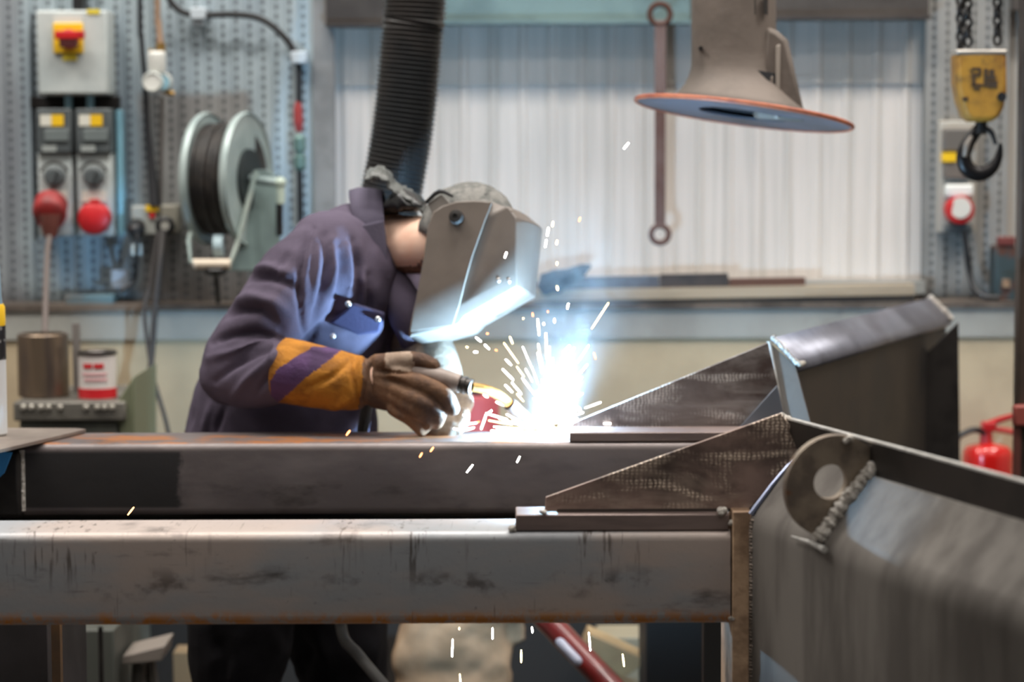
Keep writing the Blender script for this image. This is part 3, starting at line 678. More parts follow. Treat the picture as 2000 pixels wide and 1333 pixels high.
build(wb, 'weld_bead', m_weld, ch); build(wbA, 'weld_bead', m_weld, ch)
lab(build(wb2, 'weld_bead', M('dull_weld', srgb(128, 116, 106), .4, .7, col2=srgb(92, 82, 74), scale=50, bump=.6, bscale=90), ch), 'dull upright weld seam')
# end plate (thick rusty edge) at the beam end
e0, e1 = at(1431, 1000, Y1 - .005).x, at(1467, 1000, Y1 - .005).x
lab(build(MB().bb(e0, e1, Y1 - .006, Y1 + .2, .42, at(1440, 1000, Y1 - .005).z), 'end_plate', m_rustplate, ch, .0015), 'thick end plate with a rusty edge')
build(MB().bb(at(1421, 1250, Y1 + .1).x, at(1432, 1250, Y1 + .1).x, Y1 + .1, Y1 + .16, .42, ZT - HB - .0), 'stiffener', M('brown_stiffener', srgb(110, 92, 82), .5, .4), ch, .001)
# lifting lug
P1, P2 = V(0 * A), V(0 * A)
fn = sn
P1 = on(1708, 916, lipA, sn); P2 = on(1604, 1052, lipA, sn)
ln = (D - D.dot((P1 - P2).normalized()) * (P1 - P2).normalized()).normalized()
mid = P2
def lp(x, y): return on(x, y, mid, ln)
c0 = lp(1632, 952); k1 = lp(1632, 850); rl = (k1 - c0).length * .99
e1_ = (P1 - P2).normalized(); e2_ = ln.cross(e1_)
if (lp(1545, 960) - c0).dot(e2_) < 0: e2_ = -e2_
chd = (P2 - c0).dot(e2_)
poly = []; nseg = 56
a_lim = math.acos(max(-1, min(1, chd / rl)))
for i in range(nseg + 1):
    q_ = -a_lim + 2 * a_lim * i / nseg; poly.append(c0 + e2_ * math.cos(q_) * rl + e1_ * math.sin(q_) * rl)
hc = lp(1622, 942); hr = 35 * sc(hc.y)
hole = [hc + e2_ * math.cos(2 * math.pi * i / 40) * hr + e1_ * math.sin(2 * math.pi * i / 40) * hr for i in range(40)]
def plate_with_hole(poly, hole, vec, name, mat, parent):
    bm = bmesh.new()
    def loop(ps):
        vs = [bm.verts.new(p) for p in ps]; return [bm.edges.new((vs[i], vs[(i + 1) % len(vs)])) for i in range(len(vs))]
    es = loop(poly) + loop(hole)
    r = bmesh.ops.triangle_fill(bm, edges=es, use_beauty=True, use_dissolve=False)
    fs = [f for f in bm.faces]
    ex = bmesh.ops.extrude_face_region(bm, geom=fs)
    bmesh.ops.translate(bm, verts=[v for v in ex['geom'] if isinstance(v, bmesh.types.BMVert)], vec=vec)
    bmesh.ops.recalc_face_normals(bm, faces=bm.faces)
    me = bpy.data.meshes.new(name); bm.to_mesh(me); bm.free()
    return link_mesh(name, me, mat, parent, 30)
thick = ln * (.014 if ln.y > 0 else -.014)
m_lug = M('lug_plate', srgb(156, 142, 126), .42, .45, col2=srgb(120, 108, 98), scale=11, stretch=(2, 2, 2), bump=.12, bscale=90, dirt=srgb(128, 84, 48), dscale=12, dlo=.60, dhi=.75)
lug = plate_with_hole(poly, hole, thick, 'lifting_lug', m_lug, ch)
lab(lug, 'round lifting lug with a hole')
tn_ = thick.normalized()
wl = bead([P1 - tn_ * .009 + sn * .007, (P1 + P2) / 2 - tn_ * .010 + sn * .008, P2 - tn_ * .009 + sn * .007], .0125, 30, 11)
wl2 = blob(MB(), lp(1656, 857) - thick.normalized() * .003, .008)
wlo = build(wl, 'weld_bead', m_weld, lug); wlo['label'] = 'bright rippled weld joining the lug'
build(wl2, 'tack_weld', m_weld, lug); build(blob(MB(), P2 + V((.004, -.004, -.012)), .008), 'tack_weld', m_weld, lug)
sl = MB(); sl.tube([on(1552, 1053, lipA, sn) + sn * .006, on(1585, 1064, lipA, sn) + sn * .007, on(1620, 1082, lipA, sn) + sn * .010], [.0015, .003, .005], 8)
build(sl, 'spatter_streak', m_bright, ch)
# far splayed arm
A2 = at(1508, 662, Y2 + .24); z2 = A2.z
B2 = onz(1816, 584, z2); D2 = (B2 - A2); D2.z = 0; LN2 = D2.length; D2.normalize()
if LN2 > 1.3: B2 = A2 + D2 * LN2
I2 = V((D2.y, -D2.x, 0))
E1 = at(1556, 714, A2.y - .03); w_ = max((E1 - A2).dot(I2), .05)
E1 = A2 + I2 * w_; E1.z = at(1556, 714, E1.y).z
E2 = E1 + D2 * LN2
ringA = [A2, E1 + (A2 - E1).normalized() * .012, E1 + V((0, 0, -.008)), E1 - I2 * .008 + V((0, 0, -.014))]
ringB = [B2, E2 + (A2 - E1).normalized() * .012, E2 + V((0, 0, -.008)), E2 - I2 * .008 + V((0, 0, -.014))]
Wa, Wb = E1 - I2 * .012, E2 - I2 * .012
build(MB().prism([Wa + V((0, 0, -.012)), Wb + V((0, 0, -.012)), Wb + V((0, 0, -.46)), Wa + V((0, 0, -.46))], -I2 * .008), 'web_plate', M('web_plate_shaded', srgb(62, 56, 52), .5, .35, col2=srgb(48, 46, 46), scale=5), ch, .001)  # web coloured darker than the slope, its shade put into the material
mb = MB(); mb.add(ringA + ringB, [(i, i + 1, 5 + i, 4 + i) for i in range(3)])
lab(build(mb, 'folded_plate', M('far_arm_plate', srgb(136, 138, 150), .4, .5, col2=srgb(112, 112, 122), scale=5, bump=.05), ch, angle=50, solid=.008), 'folded plate of the far arm')
# end plate of the far arm standing proud of it
YE = E2.y - .36
g = lambda x, y: on(x, y, V((0, YE, 0)), V((-.15, 1, 0)))
build(MB().prism([g(1872, 630), g(1784, 716), g(1776, 724), g(1776, 960), g(1876, 960)], V((0, .012, 0))), 'end_plate', m_dark, ch, .001)
build(MB().tube([g(1779, 722) + V((0, -.003, 0)), g(1779, 900) + V((0, -.003, 0))], .005, 8), 'cut_edge', M('dull_edge', srgb(120, 112, 100), .5, .4), ch)
wb = bead([B2 + V((0, 0, .004)), (B2 + E2) / 2 + V((0, -.004, .004)), E2 + V((0, -.006, .003))], .010, 18, 21); build(wb, 'weld_bead', m_weld, ch); wb = MB()
bead([A2 + V((.002, -.004, .003)), (A2 + E1) / 2 + V((0, -.005, .004)), E1 + V((0, -.004, .004)), E1 + D2 * .04 + V((0, -.004, .002))], .006, 20, 22, wb)
build(wb, 'weld_bead', m_weld, ch)
S0, S1, S2, S3 = at(1502, 668, A2.y - .002), at(1553, 713, E1.y - .004), at(1590, 850, E1.y - .05), at(1532, 838, A2.y - .06)
nrm_ = (S1 - S0).cross(S3 - S0).normalized(); nrm_ = nrm_ if nrm_.y > 0 else -nrm_
build(MB().prism([S0, S1, S2, S3], nrm_ * .008), 'closing_plate', M('light_plate', srgb(112, 108, 104), .45, .4, col2=srgb(98, 95, 92), scale=7), ch, .001)
build(MB().tube([S0, S3], .0045, 8), 'cut_edge', m_bright, ch)

# plate lying across the far beam, with can and blue cloth
zpl = ZT + .0015
pl = [onz(x, y, zpl + .008) for x, y in ((-170, 930), (0, 878), (168, 838.5), (150, 836.5), (-170, 835.5))]
tag(build(MB().prism(pl, V((0, 0, -.008))), 'steel_plate', M('plate_top', srgb(150, 138, 128), .45, .4, col2=srgb(128, 116, 108), scale=6), bevel=.001), 'loose steel plate lying across the end of the far beam', 'plate')
zc = zpl + .009
c = onz(-17, 850, zc); r = .0335
t = thing('spray_can', 'white spray can with black label and yellow collar on the loose plate', 'spray can', c)
s_ = sc(c.y); z_at = lambda y: at(0, y, c.y).z - c.z
build(MB().lathe(c, (0, 0, 1), [(r * .9, 0), (r, .004), (r, z_at(700)), (r, z_at(640))], 32), 'can_body', M('can_white', srgb(214, 216, 218), .35, .1), t)
lab(build(MB().lathe(c, (0, 0, 1), [(r + .0006, z_at(702)), (r + .0006, z_at(636))], 32), 'label_band', M('can_black', srgb(26, 26, 28), .4, col2=srgb(120, 118, 116), scale=60, lo=.55, hi=.6), t), 'black printed band')
lab(build(MB().lathe(c, (0, 0, 1), [(r * 1.0, z_at(636)), (r * 1.02, z_at(630)), (r * 1.0, z_at(600)), (r * .9, z_at(594))], 32), 'collar', m_yel, t), 'yellow collar')
build(MB().lathe(c, (0, 0, 1), [(r * .88, z_at(597)), (r * .8, z_at(580)), (r * .74, z_at(520)), (r * .6, z_at(508))], 32), 'nozzle_cap', M('blue_grey_cap', srgb(120, 146, 164), .4), t)
bl = MB(); cpts = [at(-60, 884, 4.86), at(24, 884, 4.86), at(8, 925, 4.87), at(-20, 950, 4.88), at(-60, 950, 4.88)]
tag(build(bl.prism(cpts, V((0, .006, 0))), 'blue_cloth', M('blue_cloth', srgb(60, 150, 220), .7), bevel=.001), 'bright blue cloth hanging under the loose plate', 'cloth')

# ------------------------------------------------------------------ person
pr = thing('person', 'welder in a navy work jacket, black helmet and leather gauntlets bending over the far beam', 'person', (at(560, 1000, 5.45).x, 5.45, 0))
m_skin = M('skin', srgb(250, 208, 184), .5, col2=srgb(244, 194, 168), scale=14, bump=.05, spec=.4)
m_navy = M('navy_cloth', srgb(92, 83, 99), .9, col2=srgb(74, 66, 80), scale=5, bump=.25, bscale=260, spec=.2, dirt=srgb(50, 45, 50), dscale=4, dlo=.55, dhi=.8)
m_trou = M('dark_trousers', srgb(30, 28, 31), .9, col2=srgb(24, 22, 25), scale=5, bump=.25, bscale=200, spec=.15)
m_leather = M('leather_brown', srgb(112, 82, 60), .7, col2=srgb(76, 56, 46), scale=16, bump=.4, bscale=70, spec=.3, dirt=srgb(44, 35, 31), dscale=12, dlo=.55, dhi=.75)
m_hide = M('leather_yellow', srgb(176, 116, 38), .75, col2=srgb(132, 84, 30), scale=16, bump=.4, bscale=80, spec=.25, dirt=srgb(88, 60, 30), dscale=12, dlo=.6, dhi=.8)
m_purple = M('leather_purple', srgb(92, 66, 104), .8, col2=srgb(70, 52, 80), scale=10, bump=.3, bscale=90, spec=.2)
X, Zv, YV = V((1, 0, 0)), V((0, 0, 1)), V((0, 1, 0))
# torso rings: pixel centre, half width in the picture (px), spine direction, half depth, distance
TOR = [((548, 985), 168, (0, 1), .175, 5.50), ((549, 860), 192, (.02, 1), .185, 5.50), ((560, 770), 178, (.12, 1), .185, 5.49), ((592, 670), 160, (.38, .92), .195, 5.47),
       ((640, 580), 148, (.60, .80), .205, 5.45), ((690, 512), 122, (.74, .67), .200, 5.43), ((728, 470), 92, (.80, .60), .14, 5.42), ((752, 458), 66, (.9, .44), .085, 5.41)]
def torso(mb, grow=0.0):
    R = []
    for (px, py), hw_, (tx, tz), hd, y in TOR:
        tz, tx = tz / math.hypot(tx, tz), tx / math.hypot(tx, tz)
        a_ = V((tz, 0, -tx)) * (hw_ * sc(y) + grow); R.append((at(px, py, y), a_, YV * (hd + grow)))
    return mb.loft(R, 32, 2.4)
ARM_R = [(at(655, 492, 5.32), .088), (at(590, 545, 5.255), .092), (at(520, 630, 5.225), .080), (at(462, 715, 5.22), .072), (at(500, 735, 5.18), .068), (at(560, 728, 5.13), .062), (at(640, 738, 5.11), .046), (at(702, 750, 5.10), .040)]
ARM_L = [(at(735, 495, 5.56), .085), (at(768, 560, 5.60), .085), (at(795, 622, 5.52), .072), (at(822, 668, 5.41), .062), (at(850, 722, 5.31), .050), (at(862, 760, 5.26), .042)]
LEG_R = [(at(500, 940, 5.44), .125), (at(480, 1090, 5.36), .125), (at(468, 1270, 5.32), .118), (at(455, 1440, 5.40), .07), (at(450, 1560, 5.46), .06)]
LEG_L = [(at(610, 940, 5.55), .125), (at(645, 1090, 5.56), .128), (at(662, 1270, 5.55), .118), (at(690, 1440, 5.6), .07), (at(694, 1545, 5.64), .06)]
HEADC = at(915, 462, 5.298)
F0, H0 = V((.5, 0, -.866)), V((.866, 0, .5))
Sv = V((-.22, -.955, .19)).normalized()
Fv = (F0 - Sv * F0.dot(Sv)).normalized(); Hv = Sv.cross(Fv); Hv = Hv if Hv.dot(H0) > 0 else -Hv
def head(mb, g=0.0):
    c = HEADC
    mb.ell(c - Fv * .010 + Hv * .005, Fv * (.096 + g), Sv * (.076 + g), Hv * (.098 + g), 24, 14)
    mb.ell(c + Fv * .035 - Hv * .055, Fv * .058, Sv * .056, Hv * .070, 20, 12)       # face and jaw
    mb.ell(c + Fv * .060 - Hv * .118, Fv * .022, Sv * .028, Hv * .020, 14, 8)         # chin
    mb.tube([c + Fv * .088 + Hv * .002, c + Fv * .106 - Hv * .030, c + Fv * .092 - Hv * .044], [.009, .012, .013], 10, 3, round_=True)
    for s_ in (-1, 1):
        e = c - Hv * .012 - Fv * .004 + Sv * (s_ * .078); mb.ell(e, Fv * .018, Sv * .008, Hv * .030, 14, 8)
        mb.ell(c + Fv * .080 + Hv * .022 + Sv * (s_ * .032), Fv * .014, Sv * .026, Hv * .010, 12, 8)   # brow
        mb.ell(c + Fv * .078 - Hv * .03 + Sv * (s_ * .036), Fv * .016, Sv * .022, Hv * .016, 12, 8)     # cheek
    mb.ell(c + Fv * .092 - Hv * .072, Fv * .010, Sv * .024, Hv * .007, 12, 6); mb.ell(c + Fv * .089 - Hv * .086, Fv * .010, Sv * .020, Hv * .008, 12, 6)   # lips
    mb.tube([at(738, 470, 5.42), at(785, 478, 5.39), at(836, 478, 5.34), at(880, 470, 5.31)], [.070, .066, .064, .066], 24, 4)
    return mb

def hand_shapes(mb, wrist, palm, fingers, thumb, pw_, pd, pu, r=.0165, w0=.040):
    """palm plus five separate bent fingers"""
    n_ = (palm - wrist).normalized(); u = (pu - n_ * pu.dot(n_)).normalized(); w = n_.cross(u)
    end = palm + n_ * .030
    mb.loft([(wrist - n_ * .05, u * w0, w * w0 * .8), (wrist, u * w0 * .95, w * w0 * .78), (wrist.lerp(palm, .5), u * pw_ * .95, w * pd), (palm, u * pw_, w * pd), (end, u * pw_ * .92, w * pd * .85)], 20, 2.3)
    for f_, k_ in fingers: mb.tube(f_, [r * k_ * 1.08, r * k_ * 1.04, r * k_, r * k_ * .9][:len(f_)], 12, 4, round_=True)
    mb.tube(thumb, [r * 1.35, r * 1.2, r * 1.05, r * .92][:len(thumb)], 12, 4, round_=True)
    return mb
HR = dict(wrist=at(704, 748, 5.10), palm=at(762, 752, 5.085), pw_=.056, pd=.036, pu=Zv,
          fingers=[([at(776, 732, 5.05), at(822, 749, 5.022), at(868, 773, 5.015), at(884, 798, 5.03)], 1.12),
                   ([at(778, 760, 5.045), at(820, 785, 5.012), at(854, 806, 5.02), at(852, 825, 5.05)], 1.08),
                   ([at(776, 778, 5.05), at(812, 800, 5.018), at(838, 818, 5.03), at(826, 834, 5.06)], 1.03),
                   ([at(770, 798, 5.06), at(798, 816, 5.035), at(816, 832, 5.04), at(824, 840, 5.06)], .92)],
          thumb=[at(735, 712, 5.085), at(775, 706, 5.06), at(815, 704, 5.045), at(846, 714, 5.04)])
HL = dict(wrist=at(860, 758, 5.27), palm=at(866, 814, 5.20), pw_=.060, pd=.040, pu=X,
          fingers=[([at(888, 796, 5.15), at(903, 812, 5.10), at(893, 834, 5.085)], 1.05), ([at(878, 806, 5.14), at(884, 828, 5.09), at(872, 844, 5.08)], 1.08),
                   ([at(864, 812, 5.14), at(866, 834, 5.09), at(855, 848, 5.08)], 1.05), ([at(850, 812, 5.15), at(850, 834, 5.10), at(842, 847, 5.09)], .98)],
          thumb=[at(892, 776, 5.19), at(908, 784, 5.15), at(908, 798, 5.12)])
def limb(mb, L, k=1.0, add=0.0, upto=None):
    L = L[:upto] if upto else L
    return mb.tube([p for p, _ in L], [r * k + add for _, r in L], 22, 5, round_=True)
# body: one continuous surface under the clothes
bd = MB()
torso(bd, -.022); limb(bd, ARM_R, .62); limb(bd, ARM_L, .62); limb(bd, LEG_R, .72); limb(bd, LEG_L, .72); head(bd)
for H_ in (HR, HL): hand_shapes(bd, H_['wrist'], H_['palm'], H_['fingers'], H_['thumb'], H_['pw_'] * .86, H_['pd'] * .8, H_['pu'], .0105, .030)
for L, dx in ((LEG_R, 1), (LEG_L, 1)):
    a_ = L[-1][0]; bd.tube([V((a_.x - .05, a_.y, .05)), V((a_.x + .05, a_.y - .01, .045)), V((a_.x + .15, a_.y - .03, .035))], [.04, .042, .032], 14, 4, round_=True); bd.tube([a_, V((a_.x, a_.y, .05))], [.05, .045], 14)
def facepaint(me):
    pass
body = remeshed(bd, 'body', [m_skin, M('stubble', srgb(120, 86, 70), .7, col2=srgb(160, 116, 96), scale=70), M('ear_flush', srgb(206, 104, 104), .5), M('lips', srgb(176, 98, 92), .5)], pr, .006, 4)
for p in body.data.polygons:
    d_ = p.center - HEADC; h_, f_, s_ = d_.dot(Hv), d_.dot(Fv), d_.dot(Sv)
    px_, py_ = to_px(p.center)
    if f_ > .0 and h_ < -.045 and px_ > 780: p.material_index = 1
    if py_ > 520 and px_ > 775 and px_ < 860: p.material_index = 1
    if abs(s_) > .078 and abs(h_ + .012) < .036 and abs(f_) < .026: p.material_index = 2
    if f_ > .088 and abs(s_) < .024 and -.095 < h_ < -.064: p.material_index = 3

# jacket with sculpted folds
FOLDS = [  # polyline px, width px, depth mm (negative = crease)
    ([(458, 556), (490, 541), (530, 540), (565, 554), (586, 576)], 9, -10), ([(470, 535), (520, 524), (560, 533)], 10, 7), ([(432, 618), (470, 604), (510, 607), (548, 642)], 9, -11), ([(440, 592), (490, 580), (535, 590), (570, 620)], 12, 8),
    ([(612, 448), (596, 485), (586, 530), (584, 580), (592, 640), (600, 668)], 5, -9), ([(618, 446), (604, 490), (596, 540)], 6, 5),
    ([(634, 460), (640, 510), (634, 560), (620, 610), (608, 660)], 8, -10), ([(622, 470), (622, 530), (614, 590)], 7, 6), ([(660, 480), (668, 520), (662, 580), (650, 620)], 8, -9), ([(650, 470), (655, 530), (648, 580)], 6, 6),
    ([(690, 470), (700, 520), (702, 570), (694, 620)], 8, -10), ([(680, 480), (684, 540), (680, 580)], 6, 6), ([(720, 540), (722, 590), (716, 640)], 8, -8), ([(708, 530), (712, 580)], 7, 6),
    ([(544, 664), (500, 650), (450, 655), (415, 670)], 8, -10), ([(546, 668), (500, 672), (450, 690), (408, 700)], 8, 8), ([(546, 676), (500, 690), (455, 715), (420, 745)], 7, -9), ([(548, 690), (515, 715), (480, 745), (455, 775)], 7, 7), ([(552, 705), (525, 735), (500, 770)], 6, -7),
    ([(538, 655), (536, 690), (528, 730)], 7, 6), ([(480, 520), (460, 548), (446, 574)], 6, -7), ([(540, 470), (500, 510), (478, 540)], 8, 5), ([(560, 500), (545, 525), (535, 550)], 6, -4),
    ([(380, 790), (372, 820), (362, 846)], 6, -5), ([(412, 790), (404, 820), (396, 848)], 6, 5), ([(438, 800), (425, 830), (420, 850)], 5, -6), ([(640, 620), (690, 615), (740, 625)], 6, -5), ([(655, 645), (700, 640), (745, 650)], 7, 4)]
def fold_sculpt(me, folds=FOLDS, nz=.0035, seed=0.0):
    n = len(me.vertices); co = np.empty(n * 3, np.float32); me.vertices.foreach_get('co', co); co = co.reshape(-1, 3).astype(float)
    no = np.empty(n * 3, np.float32); me.vertices.foreach_get('normal', no); no = no.reshape(-1, 3).astype(float)
    Rn = np.array(RCI); q = (co - np.array(EYE)) @ Rn.T; P = np.stack([CX + FPX * q[:, 0] / -q[:, 2], CY - FPX * q[:, 1] / -q[:, 2]], 1)
    view = co - np.array(EYE); view /= np.linalg.norm(view, axis=1)[:, None]; face = np.clip(-(no * view).sum(1) * 2.2, 0, 1)
    d = np.zeros(n)
    for pts, wd, amp in folds:
        pl_ = np.array([to for to in [(x, y) for x, y in pts]], float); best = np.full(n, 1e9); tt = np.zeros(n); m_ = len(pl_) - 1
        for i in range(m_):
            a_, b_ = pl_[i], pl_[i + 1]; ab = b_ - a_; t_ = np.clip(((P - a_) @ ab) / (ab @ ab), 0, 1); dist = np.linalg.norm(P - (a_ + t_[:, None] * ab), axis=1)
            k_ = dist < best; best[k_] = dist[k_]; tt[k_] = (i + t_[k_]) / m_
        taper = np.sin(np.pi * np.clip(tt, .06, .94)) ** .6
        d += amp * .0017 * np.exp(-(best / wd) ** 2) * taper * face
    for i in range(n):
        c = co[i]; d[i] += nz * (noise.noise(V((c[0] * 11 + seed, c[1] * 11, c[2] * 11))) + .5 * noise.noise(V((c[0] * 28, c[1] * 28, c[2] * 28 + seed))))
    co += no * d[:, None]; me.vertices.foreach_set('co', co.astype(np.float32).ravel()); me.update()
jk = MB(); torso(jk, .0); limb(jk, ARM_R, 1.0, .004, 7)
LJ = ARM_L[:4]; limb(jk, LJ, 1.06, .004)
jk.ell(at(640, 478, 5.30), X * .085, YV * .075, Zv * .075, 20, 12)
jk.ell(at(448, 735, 5.22), X * .066, YV * .062, Zv * .062, 20, 12)
jacket = remeshed(jk, 'work_jacket', m_navy, pr, .0065, 6, fold_sculpt)
# chest pocket, studs
pk = MB()
pq = [at(642, 632, 5.245), at(690, 592, 5.225), at(752, 612, 5.225), at(742, 650, 5.235), at(700, 655, 5.24)]
build(pk.prism(pq, V((0, .02, 0))), 'pocket_flap', M('navy_flap', srgb(70, 68, 96), .8, bump=.2, bscale=200, spec=.2), jacket, .006, seg=3)
m_stud = M('stud', srgb(200, 196, 192), .3, .9)
for sx, sy, sd in ((650, 657, 5.235), (680, 594, 5.222), (738, 624, 5.222)):
    c = at(sx, sy, sd); build(MB().lathe(c, (0, -1, 0), [(.0062, -.01), (.0062, .002), (.004, .004), (.003, .002)], 16), 'stud', m_stud, jacket)
# collar: a folded stand round the neck
ctr = [(at(704, 458, 5.42), 84, .118), (at(722, 455, 5.42), 86, .114), (at(742, 456, 5.415), 87, .108), (at(757, 459, 5.41), 87, .100), (at(754, 459, 5.41), 82, .094), (at(728, 458, 5.41), 74, .088)]
R = []
for i, (c, hz, hy) in enumerate(ctr):
    r = []
    for k_ in range(40):
        q_ = 2 * math.pi * k_ / 40; lean = V((.07, 0, .0)) * 0
        p = c + V((math.cos(q_) * -.02 * 0, 0, 0)) + Zv * (math.cos(q_) * hz * sc(5.4)) + YV * (math.sin(q_) * hy) + X * (-.012 * math.cos(q_) + (.012 if i < 3 else 0) * -math.cos(q_))
        p += Zv * .004 * noise.noise(p * 14)
        r.append(p)
    R.append(r)
cb = MB().rings(R, cap=False)
col_ = build(cb, 'collar', M('navy_collar', srgb(92, 86, 102), .9, col2=srgb(80, 75, 90), scale=6, bump=.25, bscale=240, spec=.2), jacket, angle=60, solid=.004)
# collar point on the near side
cpnt = [at(706, 440, 5.292), at(712, 508, 5.285), at(738, 541, 5.285), at(762, 546, 5.30), at(757, 500, 5.305), at(750, 430, 5.31)]
build(MB().prism(cpnt, V((0, .012, 0))), 'collar_point', MATS['navy_collar'], jacket, .004, seg=3)
# front placket flap below the helmet, lengthened to keep arc light off the belly
build(MB().tube([at(770, 560, 5.36), at(800, 620, 5.33), at(820, 670, 5.35), at(838, 730, 5.37), at(850, 790, 5.36), at(852, 850, 5.35)], [.04, .045, .042, .045, .05, .045], 16, 4, round_=True), 'jacket_front', m_navy, jacket, angle=60)

# trousers and boots
tr_ = MB(); limb(tr_, LEG_R, 1.0); limb(tr_, LEG_L, 1.0); tr_.ell(at(555, 930, 5.5), X * .19, YV * .17, Zv * .16, 24, 14)
remeshed(tr_, 'trousers', m_trou, pr, .009, 5, lambda me: fold_sculpt(me, [([(420, 1240), (440, 1290), (430, 1340)], 14, -8), ([(560, 1235), (600, 1280), (580, 1340)], 16, -10), ([(620, 1240), (640, 1300)], 12, 8), ([(740, 1240), (720, 1300)], 12, 6)], .006, 3.0))
for L in (LEG_R, LEG_L):
    a_ = L[-1][0]; bt = MB()
    bt.tube([V((a_.x - .055, a_.y, .055)), V((a_.x + .04, a_.y - .01, .055)), V((a_.x + .155, a_.y - .03, .045))], [.052, .053, .046], 16, 4, round_=True).tube([V((a_.x - .01, a_.y, .26)), V((a_.x - .005, a_.y, .06))], [.066, .058], 16)
    bo = remeshed(bt, 'boot', M('boot_leather', srgb(46, 38, 34), .5), pr, .008, 4)
    for v in bo.data.vertices: v.co.z = max(v.co.z, .004)

# gauntlets
def glove(H, cuff, name, label, vox=.0045, sleeve=None):
    mb = MB(); hand_shapes(mb, H['wrist'], H['palm'], H['fingers'], H['thumb'], H['pw_'], H['pd'], H['pu'])
    mb.tube([p for p, _ in cuff], [r for _, r in cuff], 24, 5)
    return mb
CU = [(at(548, 722, 5.135), .071), (at(580, 728, 5.125), .070), (at(640, 740, 5.115), .066), (at(690, 748, 5.105), .060), (at(716, 752, 5.10), .052)]
GF = [([(694, 690), (692, 740), (700, 790)], 5, -7), ([(704, 680), (708, 730), (712, 790)], 6, 6), ([(724, 690), (722, 730), (728, 780)], 5, -5), ([(560, 668), (640, 690), (690, 684)], 6, 3), ([(600, 760), (650, 735), (690, 700)], 6, -4), ([(740, 740), (770, 745), (800, 760)], 6, -4), ([(690, 775), (650, 800), (600, 815)], 8, 5), ([(735, 725), (775, 728), (812, 726)], 4, -5), ([(748, 700), (760, 720)], 4, 3)]
gm = glove(HR, CU, 'glove', '')
GS = lambda me: fold_sculpt(me, GF, .0022, 9.0)
g1 = remeshed(gm, 'glove', [m_leather, m_hide, m_purple, M('leather_pale', srgb(166, 146, 130), .75, col2=srgb(142, 122, 106), scale=20, bump=.3, spec=.2)], pr, .0042, 3, GS)
lab(g1, 'brown and yellow leather gauntlet with a purple panel')
PUR = [(528, 745), (541, 722), (612, 677), (672, 680), (640, 706), (600, 736), (560, 772), (528, 800)]
def inside(p, poly):
    x, y = p; c = False; j = len(poly) - 1
    for i in range(len(poly)):
        xi, yi = poly[i]; xj, yj = poly[j]
        if (yi > y) != (yj > y) and x < (xj - xi) * (y - yi) / (yj - yi) + xi: c = not c
        j = i
    return c
for p in g1.data.polygons:
    px_, py_ = to_px(p.center)
    wob = 4 * noise.noise(p.center * 60)
    if inside((px_, py_), PUR): p.material_index = 2
    elif px_ < 712 + wob - (py_ - 700) * .12: p.material_index = 1
    elif 752 + wob * .6 < px_ < 806 + (py_ - 700) * .25 and py_ < 722 + wob and p.center.y < 5.08: p.material_index = 3
CUL = [(at(816, 662, 5.42), .066), (at(838, 700, 5.35), .064), (at(854, 735, 5.29), .056), (at(862, 765, 5.25), .048)]
g2 = remeshed(glove(HL, CUL, 'glove', ''), 'glove', [M('leather_grey', srgb(132, 118, 104), .75, col2=srgb(104, 92, 82), scale=18, bump=.4, bscale=80, spec=.2)], pr, .0042, 3, lambda me: fold_sculpt(me, [], .003, 4.0))
lab(g2, 'paler leather glove under the torch lit by the arc')

# cap / crinkled hood liner at the neck
m_cap = M('camo_cap', srgb(128, 126, 122), .8, col2=srgb(104, 104, 101), scale=26, lo=.45, hi=.55, bump=.4, bscale=60, spec=.2, dirt=srgb(74, 74, 73), dscale=34, dlo=.56, dhi=.66)
cp_ = MB(); R = []
for i in range(13):
    a_ = R_(90 - i * 9.5)
    R.append([HEADC - Fv * .006 + Hv * .004 + (-Fv * .55 + Hv * .835) * (math.sin(a_) * .112) + ((Fv * .835 + Hv * .55) * math.cos(q_) * .110 + Sv * math.sin(q_) * .093) * math.cos(a_) for q_ in [2 * math.pi * k_ / 36 for k_ in range(36)]])
for r in R:
    for i, p in enumerate(r): r[i] = p + (p - HEADC).normalized() * (.004 * noise.noise(p * 22) + .0025 * noise.noise(p * 60))
cap = build(cp_.rings(R, cap=False), 'cap', m_cap, pr, angle=80, solid=.003)
build(MB().prism([at(835, 398, 5.250), at(862, 380, 5.235), at(882, 402, 5.228), at(850, 428, 5.232)], V((0, .006, 0))), 'head_band', M('band_grey', srgb(118, 112, 106), .6), cap, .002)
build(MB().tube([at(832, 396, 5.25), at(858, 374, 5.238), at(885, 384, 5.228)], [.004, .005, .003], 8, 3), 'band_edge', m_black, cap)
hd = MB()
hp = [(718, 336), (735, 328), (754, 334), (766, 352), (786, 366), (808, 378), (830, 398)]
rings_ = []
hp3 = catmull([at(x, y, 5.40) for x, y in hp], 5)
for i, p in enumerate(hp3):
    tn = (hp3[min(i + 1, len(hp3) - 1)] - hp3[max(i - 1, 0)]).normalized(); un = V((-tn.z, 0, tn.x)); un = un if un.z > 0 else -un
    r = []
    for k_ in range(9):
        s_ = (k_ / 8 - .5) * 2; q = p + YV * (s_ * .085) - Zv * (.020 * s_ * s_) + un * (.009 * noise.noise(V((i * .55, s_ * 2.4, 1.7))))
        r.append(q)
    rings_.append(r)
vs = [p for r in rings_ for p in r]; fs = [(i * 9 + j, i * 9 + j + 1, (i + 1) * 9 + j + 1, (i + 1) * 9 + j) for i in range(len(rings_) - 1) for j in range(8)]
m_liner = M('liner_highlight', srgb(104, 106, 104), .4, col2=srgb(70, 72, 70), scale=18, bump=.4, bscale=50)  # grey highlight of the black liner put into its top colour
liner = build(MB().add(vs, fs), 'hood_liner', m_liner, pr, angle=60, solid=.006)
lab(liner, 'crinkled black hood liner behind the neck with a painted grey highlight')
